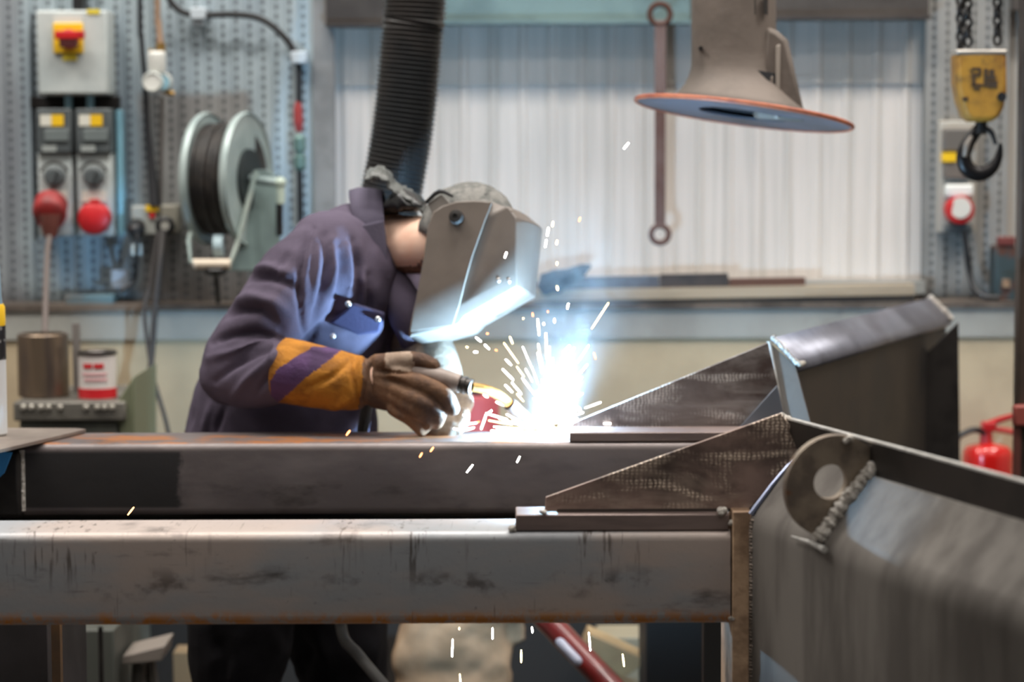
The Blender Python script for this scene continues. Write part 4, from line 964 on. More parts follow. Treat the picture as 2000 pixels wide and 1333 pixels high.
u_ = MB(); u_.loft([(at(752, 398, 5.41), V((.022, 0, .03)), YV * .085), (at(775, 392, 5.40), V((.018, 0, .032)), YV * .085), (at(800, 396, 5.39), V((.012, 0, .022)), YV * .08), (at(826, 404, 5.38), V((.008, 0, .010)), YV * .07)], 20, 2)
lu = remeshed(u_, 'liner_underside', M('liner_black', srgb(26, 25, 26), .35, col2=srgb(52, 52, 54), scale=26, lo=.5, hi=.6), liner, .006, 3, lambda me: fold_sculpt(me, [([(766, 366), (785, 392), (800, 410)], 4, 7), ([(775, 400), (786, 412)], 4, 6), ([(780, 372), (806, 398)], 4, -7)], .006, 2.0))

# welding helmet
HCN = at(930, 520, 5.298); kk = sc(5.298)
m_helm = M('helmet_black', srgb(116, 106, 98), .42, col2=srgb(106, 97, 90), scale=6, bump=.04, bscale=300, spec=.5)
def loc(px, py, s_):
    e = V(((px - 930) * kk, 0, -(py - 520) * kk)) - Sv * s_
    det = Hv.x * Fv.z - Hv.z * Fv.x
    return ((e.x * Fv.z - e.z * Fv.x) / det, (Hv.x * e.z - Hv.z * e.x) / det)
def hpnt(h, f, s_): return HCN + Hv * h + Fv * f + Sv * s_
SW = .104
Cp = [(800, 648), (893, 622), (906, 607), (1006, 550), (1007, 425), (992, 404)]
Mp = [(802, 658), (890, 667), (925, 652), (1040, 592), (1066, 447), (1022, 410)]
Cl = [loc(x, y, SW) for x, y in Cp]; Ml = [loc(x, y, 0.0) for x, y in Mp]
Ml[4] = (Ml[4][0], Ml[4][1])
sections = []
SS = [-1, -.75, -.5, -.25, 0, .25, .5, .75, 1]
rows = []
for s_ in SS:
    row = [(h_ + .024 * w_ * (1 - s_ * s_), f_ + (.005 + .012 * w_) * (1 - s_ * s_)) for (h_, f_), w_ in zip(Cl, (0, 0, 0, .25, 1, .6))]
    pts2 = []
    for i in range(len(row) - 1):
        a_, b_ = V((*row[i], 0)), V((*row[i + 1], 0))
        for j in range(5): pts2.append(a_.lerp(b_, j / 5))
    pts2.append(V((*row[-1], 0)))
    rows.append([hpnt(p.x, p.y, s_ * SW) for p in pts2])
nP = len(rows[0]); vs = [p for r in rows for p in r]; fs = [(i * nP + j, i * nP + j + 1, (i + 1) * nP + j + 1, (i + 1) * nP + j) for i in range(len(rows) - 1) for j in range(nP - 1)]
hm_ = MB().add(vs, fs)
rear = [(964, 394), (930, 391), (895, 393), (868, 401), (850, 412), (839, 440), (831, 500), (816, 580), (803, 630)]
rl_ = [loc(x, y, SW) for x, y in rear]
for sg in (1, -1):
    base = len(hm_.v); ring = [hpnt(h, f, sg * SW) for h, f in [(p.x, p.y) for p in [V((*Cl[i], 0)).lerp(V((*Cl[i + 1], 0)), j / 5) for i in range(5) for j in range(5)] + [V((*Cl[5], 0))]] + rl_]
    hm_.add(ring, [tuple(range(len(ring)))] if sg > 0 else [tuple(range(len(ring) - 1, -1, -1))])
bmh = bmesh.new(); me_ = bpy.data.meshes.new('x'); me_.from_pydata(hm_.v, [], hm_.f); bmh.from_mesh(me_); bmesh.ops.remove_doubles(bmh, verts=bmh.verts, dist=.0004); bmesh.ops.recalc_face_normals(bmh, faces=bmh.faces); bmh.to_mesh(me_); bmh.free(); me_.name = 'welding_helmet'
def taper(me):
    for v in me.vertices:
        d_ = v.co - HCN; f_, s_ = d_.dot(Fv), d_.dot(Sv); g_ = max(0.0, min(1.2, (f_ - .025) / .075)) ** 2
        v.co -= Sv * (s_ * .13 * g_)
def bis(me):
    b_ = bmesh.new(); b_.from_mesh(me)
    for i in range(14):
        bmesh.ops.bisect_plane(b_, geom=b_.verts[:] + b_.edges[:] + b_.faces[:], plane_co=HCN + Fv * (-.06 + i * .012), plane_no=Fv)
    bmesh.ops.triangulate(b_, faces=[f for f in b_.faces if len(f.verts) > 4]); b_.to_mesh(me); b_.free()
bis(me_); taper(me_)
helm = link_mesh('welding_helmet', me_, m_helm, pr, 42)
mb_ = helm.modifiers.new('b', 'BEVEL'); mb_.width = .006; mb_.segments = 3; mb_.limit_method = 'ANGLE'; mb_.angle_limit = R_(38)
md = helm.modifiers.new('s', 'SOLIDIFY'); md.thickness = .0035; md.offset = 1
lab(helm, 'black welding helmet with its front lit blue-white by the arc')
# raised side panels
for sg in (1, -1):
    out_ = [(964, 396), (930, 394), (896, 396), (870, 404), (853, 415), (842, 442), (834, 502), (819, 582), (806, 640), (884, 627), (899, 590), (925, 500), (948, 436)]
    pp_ = [hpnt(*loc(x, y, SW), sg * SW) for x, y in out_]
    pan = build(MB().prism(pp_, Sv * (sg * .012)), 'side_panel', m_helm, helm, .005, seg=3)
    bis(pan.data); taper(pan.data); pan.data.set_sharp_from_angle(angle=R_(35))
    c = hpnt(*loc(893, 421, SW + .02), sg * (SW + .010)); kn = MB().lathe(c, Sv * sg, [(.016, 0), (.016, .010), (.0135, .014), (.0135, .019), (.006, .020), (.005, .016)], 24)
    build(kn, 'pivot_knob', M('knob_black', srgb(50, 47, 46), .35), helm)
# filter window on the front and two small screws on the cheek
m_glass = M('filter_glass', srgb(18, 26, 22), .08, coat=.5)
hA, fA = Cl[2]; hB, fB = Cl[3]; fA += .005; fB += .005
w0, w1 = V((hA, fA, 0)).lerp(V((hB, fB, 0)), .25), V((hA, fA, 0)).lerp(V((hB, fB, 0)), .85)
d_ = (w1 - w0).normalized(); nn = V((-d_.y, d_.x, 0)); nn = nn if nn.y > 0 else -nn
fr = [hpnt(p.x + nn.x * .0005, p.y + nn.y * .0005, s_) for p, s_ in ((w0, -.052), (w1, -.052), (w1, .034), (w0, .034))]
build(MB().prism(fr, (Hv * nn.x + Fv * nn.y) * .0025), 'filter_frame', m_helm, helm, .002)
fr = [hpnt(p.x, p.y, s_) for p, s_ in ((w0.lerp(w1, .1), -.046), (w0.lerp(w1, .9), -.046), (w0.lerp(w1, .9), .028), (w0.lerp(w1, .1), .028))]
build(MB().prism([p + (Hv * nn.x + Fv * nn.y) * .002 for p in fr], (Hv * nn.x + Fv * nn.y) * .0015), 'filter_glass', m_glass, helm)
br = [hpnt(Cl[4][0] * .35 + Cl[5][0] * .65, Cl[4][1] * .35 + Cl[5][1] * .65 + .004 * (1 - q_ * q_), q_ * SW * .98) for q_ in (1, .8, .5, .2, -.2, -.5, -.8, -1)]
build(MB().tube(br, .0055, 10, 3, round_=True), 'brow_rim', m_helm, helm, angle=60)
for sx, sy in ((974, 541), (993, 541)):
    c = hpnt(*loc(sx, sy, SW), SW + .001); o_ = build(MB().ell(c, Hv * .006, Fv * .006, Sv * .005, 14, 8), 'screw', m_stud, helm); taper(o_.data)
o_ = build(MB().prism([hpnt(*loc(x, y, SW), SW - .001) for x, y in ((913, 598), (924, 560), (932, 566), (922, 604))], Sv * .004), 'vent_slot', m_dark, helm, .001); taper(o_.data)

# ------------------------------------------------------------------ torch
t = thing('welding_torch', 'grey-handled welding torch with curved brass neck gripped in the brown gauntlet', 'welding torch', at(900, 752, 5.03))
YT = 5.035
build(MB().tube([at(770, 716, 5.065), at(800, 722, 5.055), at(845, 733, 5.04), at(897, 749, 5.03)], [.015, .018, .0195, .0195], 20, 4), 'handle', M('torch_handle', srgb(164, 148, 140), .5, col2=srgb(140, 126, 118), scale=12), t, .002)
c0_, c1_ = at(893, 749, 5.036), at(924, 757, 5.025)
dd = (c1_ - c0_).normalized()
build(MB().lathe(c0_, dd, [(.019, 0), (.019, .006), (.016, .007), (.016, .012), (.0185, .013), (.0185, .020), (.0165, .022), (.0165, .032), (.012, .034)], 24), 'collar', M('collar_steel', srgb(70, 66, 64), .35, .7), t)
lab(build(MB().tube([at(920, 756, 5.026), at(945, 760, 5.045), at(970, 770, 5.068), at(992, 787, 5.088), at(1000, 794, 5.094)], [.0100, .0105, .0105, .0105, .0105], 18, 6), 'swan_neck', M('neck_brass', srgb(198, 160, 96), .3, .8, col2=srgb(176, 134, 74), scale=20), t), 'curved brass neck')
dn_ = (at(1040, 828, 5.122) - at(996, 790, 5.09)).normalized()
build(MB().lathe(at(994, 789, 5.089), dn_, [(.0115, 0), (.0150, .002), (.0150, .020), (.0135, .024), (.0115, .060), (.0095, .061), (.0095, .05)], 24), 'nozzle', M('nozzle_dark', srgb(74, 64, 60), .45, .6), t)
build(MB().cyl(at(1036, 824, 5.119), at(1062, 835, 5.128), .0022, .0012, 8), 'wire', M('copper_wire', srgb(190, 130, 90), .3, .8), t)
build(MB().tube([at(880, 768, 5.02), at(884, 785, 5.018), at(874, 796, 5.022)], [.004, .005, .004], 8, 3), 'trigger', m_black, t)
build(MB().tube([at(772, 722, 5.065), at(735, 735, 5.12), at(712, 820, 5.22), at(690, 960, 5.24), at(665, 1120, 5.22), at(668, 1235, 5.16), at(700, 1280, 5.12), at(752, 1342, 5.08), at(840, 1440, 5.05)], .0125, 14, 6), 'torch_cable', M('torch_cable', srgb(84, 82, 80), .5, col2=srgb(68, 66, 64), scale=10), t)
# ------------------------------------------------------------------ overhead things
# extraction hood
YH = 5.6
t = thing('extraction_hood', 'dusty grey fume extraction hood with an orange rimmed flange, hanging', 'extraction hood', at(1450, 100, YH))
m_hood = M('hood_dusty', srgb(116, 105, 97), .65, .1, col2=srgb(98, 89, 82), scale=5, bump=.12, bscale=50, dirt=srgb(122, 108, 96), dscale=12, dlo=.6, dhi=.85)
ah = V((.139, .074, .985)).normalized()
cr = at(1452, 229, YH); k = sc(YH)
rings = []
def ringc(px, py, r, tilt):
    n_ = (V((0, 0, 1)).lerp(ah, tilt)).normalized(); u = V((1, 0, 0)); u = (u - n_ * u.dot(n_)).normalized(); w = n_.cross(u); c = at(px, py, YH)
    return [c + u * (r * math.cos(2 * math.pi * i / 48)) + w * (r * math.sin(2 * math.pi * i / 48)) for i in range(48)]
prof = [(1434, -2700, 80, .0), (1434, -160, 80, .2), (1433, 0, 80, .2), (1433, 100, 80.5, .4), (1434, 135, 82, .6), (1437, 158, 90, .8), (1441, 178, 103, .9), (1446, 198, 122, 1), (1450, 218, 142, 1)]
mb = MB(); mb.rings([ringc(x, y, r * k, tl) for x, y, r, tl in prof], cap=False)
build(mb, 'duct_bell', m_hood, t, angle=60, solid=.004)
u = V((1, 0, 0)); u = (u - ah * u.dot(ah)).normalized(); w = ah.cross(u)
RF = 212 * k
fl_ = MB().lathe(cr, ah, [(.105, .012), (RF - .004, .010), (RF - .004, .006), (.105, .006), (.105, .012)], 64, cap=False)
build(fl_, 'flange', M('flange_blue_grey', srgb(92, 94, 106), .5, .2, col2=srgb(66, 66, 72), scale=6), t)
rim = MB().rings([[cr + (u * math.cos(q) + w * math.sin(q)) * (RF + .0045 * math.cos(a)) + ah * (.008 + .0055 * math.sin(a)) for a in [2 * math.pi * j / 8 for j in range(8)]] for q in [2 * math.pi * i / 72 for i in range(72)]], closed=True)
lab(build(rim, 'rim_seal', M('orange_rim', srgb(176, 98, 66), .5, col2=srgb(140, 74, 56), scale=14), t, angle=60), 'orange edge seal')
build(MB().lathe(cr, ah, [(.10, .10), (.10, .02), (.02, .03), (.0, .03)], 32), 'inner_mesh', M('inner_dark', srgb(40, 42, 46), .6), t)
mbk = MB(); q_ = [at(x, y, YH - .075) for x, y in ((1496, 50), (1520, 60), (1540, 78), (1576, 238), (1478, 232), (1482, 150))]
mbk.prism(q_, V((0, .10, 0))); build(mbk, 'handle_mount', m_hood, t, .012)
build(MB().prism([at(x, y, YH - .085) for x, y in ((1488, 150), (1512, 146), (1508, 205), (1490, 212), (1484, 180))], V((0, .02, 0))), 'mount_rib', m_hood, t, .006)
build(MB().prism([at(x, y, YH - .083) for x, y in ((1516, 90), (1524, 86), (1522, 232), (1514, 232))], V((0, .02, 0))), 'mount_rib', M('hood_edge', srgb(160, 150, 140), .5), t, .002)
for sx0, sx1 in ((1463, 1476), (1492, 1500)):
    build(MB().prism([at(sx0, -6, YH - .092), at(sx1, -6, YH - .088), at(sx1, 29, YH - .088), at(sx0, 26, YH - .092)], V((0, .012, 0))), 'slot', M('slot_dark', srgb(44, 40, 38), .7), t)
build(disc(MB(), 1369, 94, 4, YH - .078, YH - .05, 12), 'rivet', m_dark, t)

# ribbed hose
YO = 5.9
cp = [(822, -2700), (820, -1200), (817, -300), (811, 0), (806, 60), (798, 150), (788, 240), (775, 320), (760, 400), (745, 480), (735, 560), (730, 700)]
pts = catmull([at(x, y, YO) for x, y in cp], 60)
arc = [0.0]
for i in range(1, len(pts)): arc.append(arc[-1] + (pts[i] - pts[i - 1]).length)
tot = arc[-1]; pitch = .0115; nr = int(tot / pitch * 5); P = []; Rr = []; j = 0
for i in range(nr + 1):
    s_ = tot * i / nr
    while j < len(arc) - 2 and arc[j + 1] < s_: j += 1
    P.append(pts[j].lerp(pts[j + 1], (s_ - arc[j]) / (arc[j + 1] - arc[j])))
    ph = (s_ / pitch) % 1.0; Rr.append(.074 + .0034 * math.sin(2 * math.pi * ph))
tag(build(MB().tube(P, Rr, 36), 'fume_hose', M('ribbed_hose', srgb(38, 40, 42), .35, col2=srgb(58, 54, 52), scale=4, spec=.6), angle=60), 'thick ribbed black fume hose hanging down behind the person', 'hose')

# long rusty bar with ring ends
YR = 6.82
t = thing('ring_bar', 'long rusty bar with a ring at each end hanging on the white cladding', 'bar', at(1289, 470, YR))
m_rb = M('rusty_bar', srgb(92, 62, 54), .7, .2, col2=srgb(120, 100, 96), scale=4, bump=.2)
build(MB().bb(at(1279, 0, YR).x, at(1300, 0, YR).x, YR - .006, YR + .006, at(1289, 440, YR).z, at(1289, 40, YR).z), 'shank', m_rb, t, .003)
for yy, rr_, nm in ((28, 20, 'upper_ring'), (458, 17, 'lower_ring')):
    c = at(1289, yy, YR); r0 = rr_ * sc(YR)
    build(MB().rings([[c + V((math.cos(q), 0, math.sin(q))) * (r0 + .008 * math.cos(a)) + V((0, .008 * math.sin(a), 0)) for a in [2 * math.pi * j / 10 for j in range(10)]] for q in [2 * math.pi * i / 32 for i in range(32)]], closed=True), nm, m_rb if yy > 100 else M('rust_dark', srgb(78, 46, 34), .7, .2), t, angle=60)

# hoist block
YB2 = 6.0
m_chain = M('chain_black', srgb(40, 38, 38), .4, .6)
def chain(x0, y0, x1, y1, y, label, name='hoist_chain'):
    a, b_ = at(x0, y0, y), at(x1, y1, y); d = (b_ - a); n = int(d.length / .0225); mb = MB(); d.normalize()
    for i in range(n):
        c = a + d * (.0225 * (i + .5)); side = V((1, 0, 0)) if i % 2 else V((0, 1, 0)); side = (side * .75 + (V((0, -1, 0)) if i % 2 else V((1, 0, 0))) * .66).normalized()
        ps = [c + d * (math.cos(q) * .0155) + side * (math.sin(q) * .0095) for q in [2 * math.pi * j / 12 for j in range(12)]]
        R = []
        for jj in range(12):
            p = ps[jj]; tn = (ps[(jj + 1) % 12] - ps[jj - 1]).normalized(); ou = (p - c).normalized(); ou = (ou - tn * ou.dot(tn)).normalized(); bi = tn.cross(ou)
            R.append([p + (ou * math.cos(a_) + bi * math.sin(a_)) * .0042 for a_ in [2 * math.pi * m_ / 6 for m_ in range(6)]])
        mb.rings(R, closed=True)
    return tag(build(mb, name, m_chain, angle=60), label, 'chain', 'hoist chains')
chain(1870, -900, 1876, 102, YB2 + .03, 'black hoist chain nearest the hood, going into the yellow hook block')
chain(1884, -900, 1891, 102, YB2 - .02, 'black hoist chain in the middle of the three above the yellow block')
chain(1940, -900, 1948, 100, YB2, 'black hoist chain farthest from the hood, going into the yellow hook block')
t = thing('hook_block', 'worn yellow hoist block with black paint marks and a black hook below', 'hoist hook', at(1918, 345, YB2))
m_yb = M('worn_yellow', srgb(176, 128, 46), .55, .1, col2=srgb(142, 98, 36), scale=14, lo=.38, hi=.6, bump=.15, dirt=srgb(74, 58, 40), dscale=15, dlo=.53, dhi=.68)
pp = [(1868, 102), (1967, 99), (1968, 180), (1962, 210), (1950, 232), (1935, 238), (1898, 238), (1886, 228), (1876, 200), (1869, 165)]
build(MB().prism([at(x, y, YB2 - .045) for x, y in pp], V((0, .09, 0))), 'block_housing', m_yb, t, .012, seg=3)
build(front(MB(), 1868, 97, 1968, 106, YB2 - .047, YB2 + .047), 'top_plate', M('silver_plate', srgb(190, 182, 172), .35, .6), t, .004)
m_mk = M('black_marks', srgb(62, 46, 30), .7)
for grp in (((1898, 132, 1916, 137), (1911, 137, 1917, 146), (1900, 144, 1915, 150), (1899, 150, 1905, 166), (1898, 164, 1920, 169), (1902, 171, 1914, 176)), ((1922, 134, 1929, 170), (1929, 148, 1945, 156), (1930, 158, 1948, 172), (1932, 136, 1942, 148)), ((1880, 190, 1891, 198),)):
    mk = MB()
    for r_ in grp: front(mk, *r_, YB2 - .0468, YB2 - .044)
    build(mk, 'paint_mark', m_mk, t)
build(disc(MB(), 1957, 189, 9, YB2 - .05, YB2 - .04), 'axle_end', m_black, t)
build(MB().tube([at(1917, 236, YB2), at(1914, 262, YB2)], [.014, .016], 14), 'swivel', m_dark, t)
hk = [(1914, 250), (1903, 262), (1888, 285), (1882, 308), (1890, 330), (1910, 340), (1932, 333), (1947, 315), (1953, 295), (1954, 280)]
m_hook = M('hook_black', srgb(34, 31, 31), .35, .5)
build(MB().tube([at(x, y, YB2) for x, y in hk], [.014, .015, .017, .019, .020, .0195, .017, .012, .008, .004], 14, 5, flat=.75), 'hook', m_hook, t)
build(MB().tube([at(1920, 248, YB2 - .012), at(1936, 258, YB2 - .012), at(1945, 282, YB2 - .012)], [.006, .007, .005], 8, 4), 'safety_latch', m_hook, t)
build(MB().tube([at(1884, 306, YB2 - .012), at(1888, 285, YB2 - .012), at(1898, 266, YB2 - .012)], [.006, .008, .005], 8, 4), 'worn_edge', M('worn_hook', srgb(170, 160, 150), .35, .7), t)

# socket and cable on the plain perforated post
t = root_at('power_socket', 'beige and grey wall socket with red ring behind the hoist hook', 'socket', 1872, 450, 6.9)
build(front(MB(), 1836, 236, 1906, 455, 6.93, 6.99), 'back_plate', M('beige_plate', srgb(176, 170, 160), .5), t, .004)
build(front(MB(), 1843, 250, 1904, 296, 6.9, 6.97), 'breaker_cover', M('brown_grey_cover', srgb(104, 98, 92), .4), t, .006)
build(front(MB(), 1842, 298, 1868, 316, 6.895, 6.97), 'label_sticker', m_yel, t)
build(front(MB(), 1845, 318, 1900, 350, 6.9, 6.97), 'lower_cover', M('brown_grey_lower', srgb(110, 100, 92), .5), t, .006)
build(front(MB(), 1848, 360, 1902, 386, 6.9, 6.97), 'socket_hood', m_white, t, .008)
c = at(1876, 411, 6.88)
k_ = build(MB().lathe(c, (0, -1, 0), [(.040, -.06), (.040, 0), (.036, .008), (.026, .008), (.026, -.01)], 28, cap=False), 'socket_ring', m_red, t)
build(MB().cyl(at(1876, 406, 6.89), at(1876, 406, 6.868), .030), 'socket_face', M('pale_face2', srgb(206, 200, 190), .5), t)
build(front(MB(), 1846, 438, 1900, 456, 6.9, 6.97), 'cable_entry', m_greyd, t, .006)
tag(build(MB().tube([at(1882, 450, 6.9), at(1888, 490, 6.9), at(1893, 530, 6.9), at(1903, 563, 6.88), at(1922, 580, 6.86), at(1950, 582, 6.86)], .009, 10, 5), 'drooping_cable', m_black), 'black cable drooping from the beige socket to the ledge', 'cable')
t = thing('tool_case', 'dark teal tool case with rusty red handle on the ledge beside the brown post', 'case', at(1962, 590, 6.92))
zl_ = at(1900, 601, YL).z + .014
a, b_ = at(1948, 0, 6.9).x, at(1990, 0, 6.9).x
build(MB().bb(a, b_, 6.88, 6.97, zl_, at(1960, 480, 6.9).z), 'case_body', M('dark_teal', srgb(58, 72, 76), .5, col2=srgb(92, 60, 50), scale=16, lo=.52, hi=.6), t, .006)
build(MB().bb(a + .005, b_ - .005, 6.875, 6.9, at(1960, 480, 6.9).z, at(1960, 462, 6.9).z), 'handle', M('rust_red', srgb(110, 52, 48), .6), t, .004)
build(MB().bb(a + .02, b_ - .02, 6.872, 6.885, at(1960, 560, 6.9).z, at(1960, 545, 6.9).z), 'latch', m_rustplate, t)

# brown post at the edge with red bracket
YP = 5.95
xp = at(1991, 600, YP).x
t = thing('brown_post', 'dark brown upright post with a red clamp at its lower part', 'post', (xp + .03, YP + .03, 0))
build(MB().bb(xp, xp + .06, YP, YP + .06, 0, 5.2), 'post', M('brown_post_paint', srgb(72, 60, 52), .55, .2, col2=srgb(58, 48, 42), scale=6), t, .003)
z0, z1 = at(1990, 920, YP).z, at(1990, 790, YP).z
lab(build(MB().bb(xp - .016, xp + .10, YP - .03, YP - .002, at(0, 838, YP).z, z1), 'clamp', M('brick_red', srgb(150, 72, 64), .5, col2=srgb(110, 52, 46), scale=10), t, .006), 'brick red clamp')
build(MB().bb(xp - .012, xp + .004, YP - .022, YP - .004, z0 - .2, at(0, 838, YP).z), 'clamp_leg', M('rust_leg', srgb(92, 48, 40), .6), t, .003)

# fire extinguisher hung on the masonry
YE_ = 6.74
t = thing('fire_extinguisher', 'red fire extinguisher with black hose on the cream masonry', 'fire extinguisher', at(1925, 1000, YE_))
c = at(1926, 1100, YE_); zt_ = at(1926, 868, YE_).z - c.z; r = 49 * sc(YE_)
build(MB().lathe(c, (0, 0, 1), [(r * .9, 0), (r, .01), (r, zt_ - .035), (r * .96, zt_ - .018), (r * .82, zt_ - .006), (r * .5, zt_), (r * .25, zt_ + .004)], 40), 'cylinder', M('gloss_red', srgb(206, 26, 22), .22, coat=.6), t)
build(MB().cyl(at(1926, 870, YE_), at(1926, 842, YE_), .019, .017), 'neck', M('neck_red', srgb(176, 40, 40), .4), t)
build(front(MB(), 1920, 826, 1946, 844, YE_ - .02, YE_ + .02), 'valve', M('valve_red', srgb(180, 24, 28), .4), t, .004)
build(MB().tube([at(1930, 832, YE_), at(1945, 824, YE_), at(1962, 818, YE_), at(1985, 812, YE_)], [.012, .010, .009, .008], 8, 3), 'lever', MATS['valve_red'], t)
build(MB().tube([at(1942, 838, YE_), at(1960, 841, YE_), at(1985, 846, YE_)], [.008, .009, .008], 8, 3), 'carry_handle', M('handle_red', srgb(196, 70, 66), .4), t)
build(MB().tube([at(1922, 846, YE_ - .01), at(1905, 840, YE_ - .03), at(1885, 846, YE_ - .04), at(1868, 862, YE_ - .05), at(1862, 920, YE_ - .05), at(1866, 1000, YE_ - .04)], .009, 10, 5), 'hose', m_black, t)
build(MB().bb(c.x - .03, c.x + .03, YE_ + r - .002, YL + .003, c.z + .1, c.z + .16), 'wall_bracket', m_dark, t)

# timber and flats on the ledge
zl = zb0 + .0125
def on_ledge(px0, px1, pyt, y, th, name, label, mat, cat, tilt=0.0, pyb=None):
    a, b_ = at(px0, 0, y).x, at(px1, 0, y).x; z1 = at(1000, pyt, y).z; z0 = zl if pyb is None else at(1000, pyb, y).z
    return tag(build(MB().bb(a, b_, y, y + th, z0, z1), name, mat, bevel=.002), label, cat)
m_tim = M('pale_timber', srgb(178, 162, 140), .7, col2=srgb(150, 134, 114), scale=3, stretch=(.5, 4, 4))
q = [at(1050, 598, 6.845), at(1060, 578, 6.9), at(1790, 557, 6.9), at(1790, 578, 6.845)]
k = MB(); xa, xb = at(1040, 0, 6.87).x, at(1790, 0, 6.87).x
za, zb_ = at(1040, 592, 6.85).z, at(1790, 577, 6.85).z
k.prism([V((xa, 6.85, zl)), V((xb, 6.85, zl)), V((xb, 6.85, zb_)), V((xa, 6.85, za + .004))], V((0, .055, 0)))
tag(build(k, 'long_plank', M('dark_edge_timber', srgb(64, 54, 47), .7, col2=srgb(48, 42, 38), scale=5)), 'long dark plank along the ledge under the white cladding', 'plank')
k = MB(); k.prism([V((xa, 6.845, za + .005)), V((xb, 6.845, zb_ + .001)), V((xb, 6.845, zb_ + .032)), V((xa, 6.845, za + .036))], V((0, .06, 0)))
tag(build(k, 'timber_batten', m_tim), 'long pale timber batten lying on the dark plank', 'batten')
zs = lambda px: (za + .037) + (zb_ + .033 - za - .037) * (at(px, 0, 6.9).x - xa) / (xb - xa)
def flat(px0, px1, h, name, label, mat, y=6.87, w=.03):
    a, b_ = at(px0, 0, y).x, at(px1, 0, y).x; k = MB()
    k.prism([V((a, y - .01, zs(px0))), V((b_, y - .01, zs(px1))), V((b_, y - .01, zs(px1) + h)), V((a, y - .01, zs(px0) + h))], V((0, w, 0)))
    tag(build(k, name, mat, bevel=.001), label, 'flat bar', 'steel flats on the batten')
flat(1062, 1288, .034, 'steel_flat', 'blue-grey steel flat on the batten, nearest the person', M('blue_grey_flat', srgb(104, 108, 118), .5, .3, col2=srgb(80, 78, 82), scale=8))
flat(1290, 1424, .037, 'steel_flat', 'dark brown steel flat in the middle of the three on the batten', M('dark_flat', srgb(78, 68, 64), .5, .3, col2=srgb(60, 54, 52), scale=12))
flat(1426, 1576, .022, 'steel_flat', 'short red-brown flat on the batten, farthest from the person', M('red_brown_flat', srgb(96, 66, 54), .6, .2))
rg = MB(); rg.tube([at(1055, 556, 6.84), at(1085, 548, 6.83), at(1110, 540, 6.83), at(1135, 528, 6.84), at(1154, 518, 6.85)], [.030, .034, .026, .014, .007], 12, 5, flat=.7)
def crump(me):
    for v in me.vertices:
        n_ = noise.noise(v.co * 40); v.co += v.normal * n_ * .012
rgo = remeshed(rg, 'rag', M('blue_rag', srgb(62, 84, 104), .8, col2=srgb(44, 58, 72), scale=14), None, .006, 3, crump)
tag(rgo, 'dark blue rag heaped on the steel flats behind the sparks', 'rag')

# red container seen through the sparks, and things on the floor beneath the beam
YC = 6.6
c = at(930, 880, YC)
t = thing('red_drum', 'red drum standing behind the beams under the torch neck', 'drum', (c.x, YC, 0))
build(MB().lathe((c.x, YC, 0), (0, 0, 1), [(.06, 0), (.064, .01), (.064, .3), (.067, .305), (.064, .31), (.064, .60), (.067, .605), (.064, .61), (.064, at(930, 772, YC).z - .01), (.058, at(930, 772, YC).z)], 36), 'drum_body', M('drum_red', srgb(188, 84, 88), .5), t)  # haze put into the red as a paler pink
build(MB().cyl((c.x, YC, at(930, 772, YC).z - .001), (c.x, YC, at(930, 772, YC).z + .02), .018), 'cap', m_dark, t)

def floorbox(px0, px1, pyt, y, dpt, name, label, mat, cat, bevel=.005):
    a, b_ = at(px0, 1280, y).x, at(px1, 1280, y).x
    return tag(build(MB().bb(a, b_, y, y + dpt, 0, at(1000, pyt, y).z), name, mat, bevel=bevel), label, cat)
struct(build(MB().bb(-3.6, 3.8, YL - .03, YL, 0, .235), 'wall_base_shade', M('base_shade', srgb(48, 44, 41), .8), angle=0))  # added dark strip standing in for shade at the wall foot
tag(build(MB().bb(-1.3, .55, 5.0, 5.06, .68, ZT - HB - .012).bb(-1.3, -1.2, 5.0, 5.06, 0, .68).bb(.4, .5, 5.0, 5.06, 0, .68), 'gap_filler', M('gap_black', srgb(26, 25, 25), .6), bevel=.003), 'black frame added under the far beam to darken the gap between the beams', 'trestle')  # added black frame, there to give the gap its dark line
floorbox(1262, 1418, 1150, 5.9, .35, 'tool_cabinet', 'black floor cabinet seen below the near beam by the end plate', M('black_cabinet', srgb(14, 13, 13), .6), 'cabinet')
YS = 6.2
def sackmesh():
    mb = MB(); c = at(885, 1290, YS); c.z = 0
    mb.loft([(c + V((0, 0, .02)), V((.14, 0, 0)), V((0, .10, 0))), (c + V((0, 0, .10)), V((.155, 0, 0)), V((0, .11, 0))), (c + V((.0, 0, .24)), V((.15, 0, 0)), V((0, .10, 0))), (c + V((.005, 0, .36)), V((.135, 0, 0)), V((0, .085, 0))), (c + V((.0, 0, .44)), V((.08, 0, 0)), V((0, .06, 0)))], pw=3)
    mb.tube([c + V((.12, 0, .36)), c + V((.16, -.01, .34)), c + V((.175, 0, .27))], [.03, .03, .02], 10, 4)
    return mb
def sk(me):
    for v in me.vertices:
        a_ = noise.noise(v.co * V((9, 9, 14)) if False else V((v.co.x * 9, v.co.y * 9, v.co.z * 16))); v.co += v.normal * (a_ * .016 + noise.noise(v.co * 30) * .005)
        v.co.z = max(v.co.z, .002)
tag(remeshed(sackmesh(), 'sack', M('sack_cloth', srgb(176, 146, 116), .8, col2=srgb(150, 122, 94), scale=6, bump=.2), None, .012, 3, sk), 'pale crumpled sack on the floor below the near beam', 'sack')
tag(build(MB().tube([at(1062, 1205, 5.8), at(1200, 1350, 5.6), at(1290, 1440, 5.5)], .030, 16), 'red_pole', M('pole_red', srgb(130, 36, 32), .35, col2=srgb(90, 26, 24), scale=5, coat=.4)), 'thick dark red pole leaning down below the near beam', 'pole')
